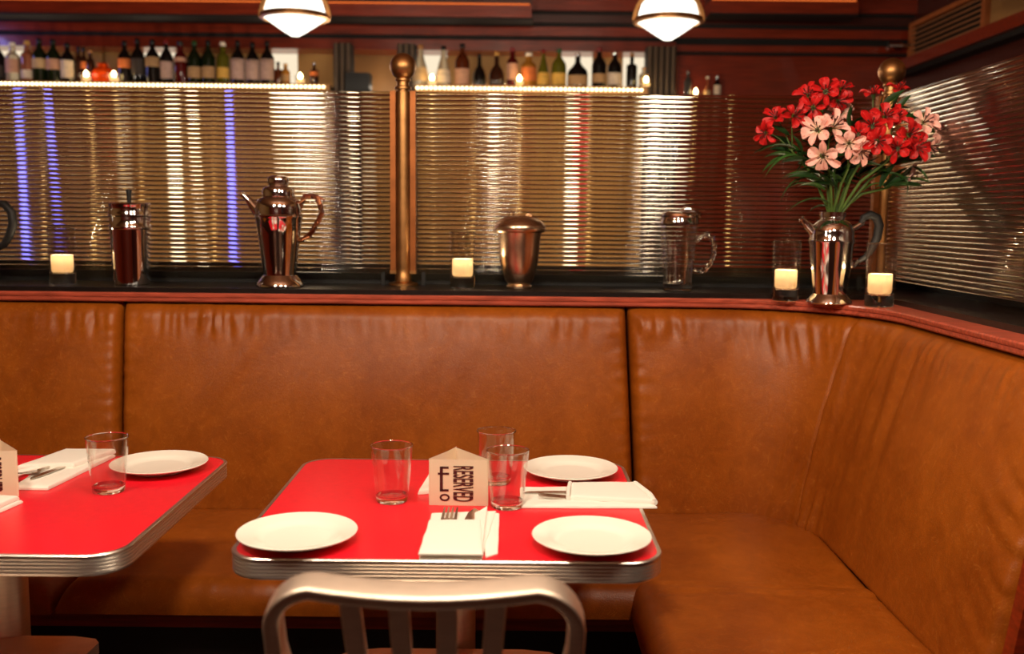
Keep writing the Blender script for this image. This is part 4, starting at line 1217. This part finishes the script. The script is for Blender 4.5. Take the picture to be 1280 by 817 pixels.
RIGHT = [
    (525, 'cone', 'clear', 'wood', 'cream', 'clear decanter bottle beside the brass ball with cream label', 20, 48, (.14, .46)),
    (553, 'cone', 'clear', 'black', 'white', 'clear sloping bottle with white label and black stopper', 19, 47, (.10, .42)),
    (576, 'wine', 'amber', 'black', 'pink', 'dark amber bottle with orange collar and pinkish label', 18, 50, (.06, .42)),
    (597, 'round', 'black', 'black', None, 'rounded black bottle without label on the right shelf', 16, 38, None),
    (618, 'round', 'brown', 'gold', None, 'round bellied dark brown bottle with gold stopper', 19, 40, None),
    (637, 'stubby', 'red', 'red', 'pink', 'red bottle with a tall pink label behind a tealight', 14, 46, (.2, .60)),
    (657, 'stubby', 'yellow', 'white', 'orange', 'golden bottle with white cap and orange label', 19, 40, (.2, .58)),
    (675, 'cone', 'olive', 'red', 'gold', 'olive yellow bottle with gold label and red neck', 16, 44, (.08, .40)),
    (694, 'wine', 'olive', 'green', 'gold', 'light green bottle with low gold label', 18, 45, (.08, .38)),
    (717, 'squat', 'black', 'silver', 'tan', 'wide shouldered black bottle with tan label before the painted reflection', 25, 40, (.08, .36)),
    (743, 'wine', 'black', 'red', 'tan', 'tall dark bottle with long red neck', 18, 47, (.14, .36)),
    (762, 'wine', 'black', 'silver', 'white', 'dark bottle with bright white label near the right shelf end', 17, 43, (.10, .42)),
    (783, 'square', 'black', 'wood', None, 'square shouldered black bottle with pale stopper', 13, 41, None),
    (798, 'stubby', 'clear', 'wood', 'cream', 'small clear bottle with wooden cap at the right shelf end', 12, 24, (.2, .5)),
]
for px, kd, bc, cc, lc, lb, w, h, la in RIGHT:
    bottle(px, kd, bc, cc, lc, lb, w, h, la, None, GR)
# the orange glass jar between tealights
t = thing('orange_jar', 'bright orange dimpled glass jar between two tealights on the left shelf', 'jar', ((137 - 640) / 1220 * 5.78, 5.78, Z_SHELF))
MB().lathe([(0, 0), (.05, 0), (.068, .02), (.074, .05), (.062, .08), (.04, .095), (.03, .10)], 28, fn=lambda a, z: 1 + .05 * cos(9 * a + z * 60)).build('glass_body', BM['orange'], t)
MB().lathe([(.026, .095), (.030, .10), (.030, .115), (.02, .122), (0, .123)], 20).build('lid', BM['orange'], t)


def tealight(px, label, Yv=5.66, z=None, s=1.):
    x = (px - 640) / 1220 * Yv; z = Z_SHELF if z is None else z
    t = thing('tealight', label, 'candle', (x, Yv, z), 0, 'tealights on the bar shelves')
    MB().lathe([(0, .0), (.026 * s, 0), (.030 * s, .05 * s), (.032 * s, .052 * s), (.028 * s, .012 * s), (0, .010 * s)], 18).build('glass_cup', M['glass'], t)
    MB().lathe([(0, .010), (.024 * s, .010), (.024 * s, .026), (0, .026)], 16).build('wax', M['wax'], t)
    MB().lathe([(0, .026), (.010 * s, .032), (.013 * s, .044), (.006 * s, .058), (0, .064)], 10).build('flame', M['flame'], t)


for px, lb in ((116, 'tealight left of the orange jar'), (150, 'tealight right of the orange jar'), (378, 'tealight near the right end of the left bottle shelf'), (539, 'tealight between the two clear bottles by the brass post'),
               (646, 'tealight in front of the red bottle on the right shelf'), (801, 'tealight at the right end of the right bottle shelf')):
    tealight(px, lb)
# black box between the two narrow columns
t = thing('card_reader', 'small black boxy device between the two narrow dark columns', 'device', ((451 - 640) / 1220 * 5.8, 5.76, 1.0))
MB().box(-.068, .068, -.06, .06, 1.03, 1.125).build('casing', M['speaker'], t)
MB().box(-.075, .075, -.07, .07, 1.0, 1.03).build('tray', M['black'], t)
MB().box(-.012, .012, -.012, .012, .0, 1.0).build('stand', M['black'], t)
# little shelf on the wood panel
t = thing('wall_shelf', 'small mahogany shelf on the wood panel wall', 'shelf', (1.12, 5.92, 2.02))
MB().box(-.17, .17, -.09, .08, -.03, 0).build('board', M['mahog'], t)
MB().box(-.14, .14, .03, .08, -.09, -.03).build('bracket', M['mahog'], t)
tealight(862, 'tealight glowing on the small shelf of the wood panel', 5.9, 2.02, .9)
bottle(852, 'stubby', 'grey', 'silver', None, 'dim glass bottle at the left of the small wood shelf', 9, 32, None, None, None, 5.92, 2.02)
bottle(876, 'round', 'rose', 'white', 'cream', 'pale ceramic bottle on the small wood shelf', 9, 25, (.1, .4), None, None, 5.92, 2.02)
bottle(888, 'stubby', 'black', 'silver', 'white', 'dark bottle with white label on the small wood shelf', 9, 26, (.2, .6), None, None, 5.92, 2.02)

# candles and small lamps low on the back bar, which the ribs of the glass draw out into streaks
for i, (px, z, m, lb) in enumerate(((222, 1.50, 'lampwhite', 'small round lamp on the back bar seen as a streak right of the silver shaker'), (712, 1.45, 'lampwhite', 'small round lamp on the back bar seen as the brightest streak between urn and pitcher'),
                                    (435, 1.5, 'panel', 'dim lamp on the back bar behind the coffee pot handle'), (462, 1.55, 'panel', 'dim lamp on the back bar just left of the brass post'),
                                    (160, 1.45, 'panel', 'dim lamp on the back bar behind the silver shaker'))):
    Yv = 5.64; x = (px - 640) / 1220 * Yv
    t = thing('bar_lamp', lb, 'lamp', (x, Yv, 1.0))
    MB().lathe([(0, 0), (.05, 0), (.05, .012), (.012, .02), (.012, z - 1.0 - .05), (.02, z - 1.0 - .045)], 20).build('stand', M['brass'], t)
    MB().lathe([(.042 * sin(pi * k / 12), z - 1.0 - .10 * cos(pi * k / 12)) for k in range(13)], 20).build('globe', M[m], t)
for px, lb in ((56, 'tealight on the back bar at the far left behind the glass'), (118, 'tealight on the back bar left of the silver shaker'), (178, 'tealight on the back bar above the silver shaker'), (268, 'tealight on the back bar left of the tall coffee pot'),
               (590, 'tealight on the back bar behind the ledge candle'), (648, 'tealight on the back bar above the lidded ice bucket'), (734, 'tealight on the back bar next to the bright lamp'), (908, 'tealight on the back bar near the flowers')):
    tealight(px, lb, 5.62, 1.0, 1.0)
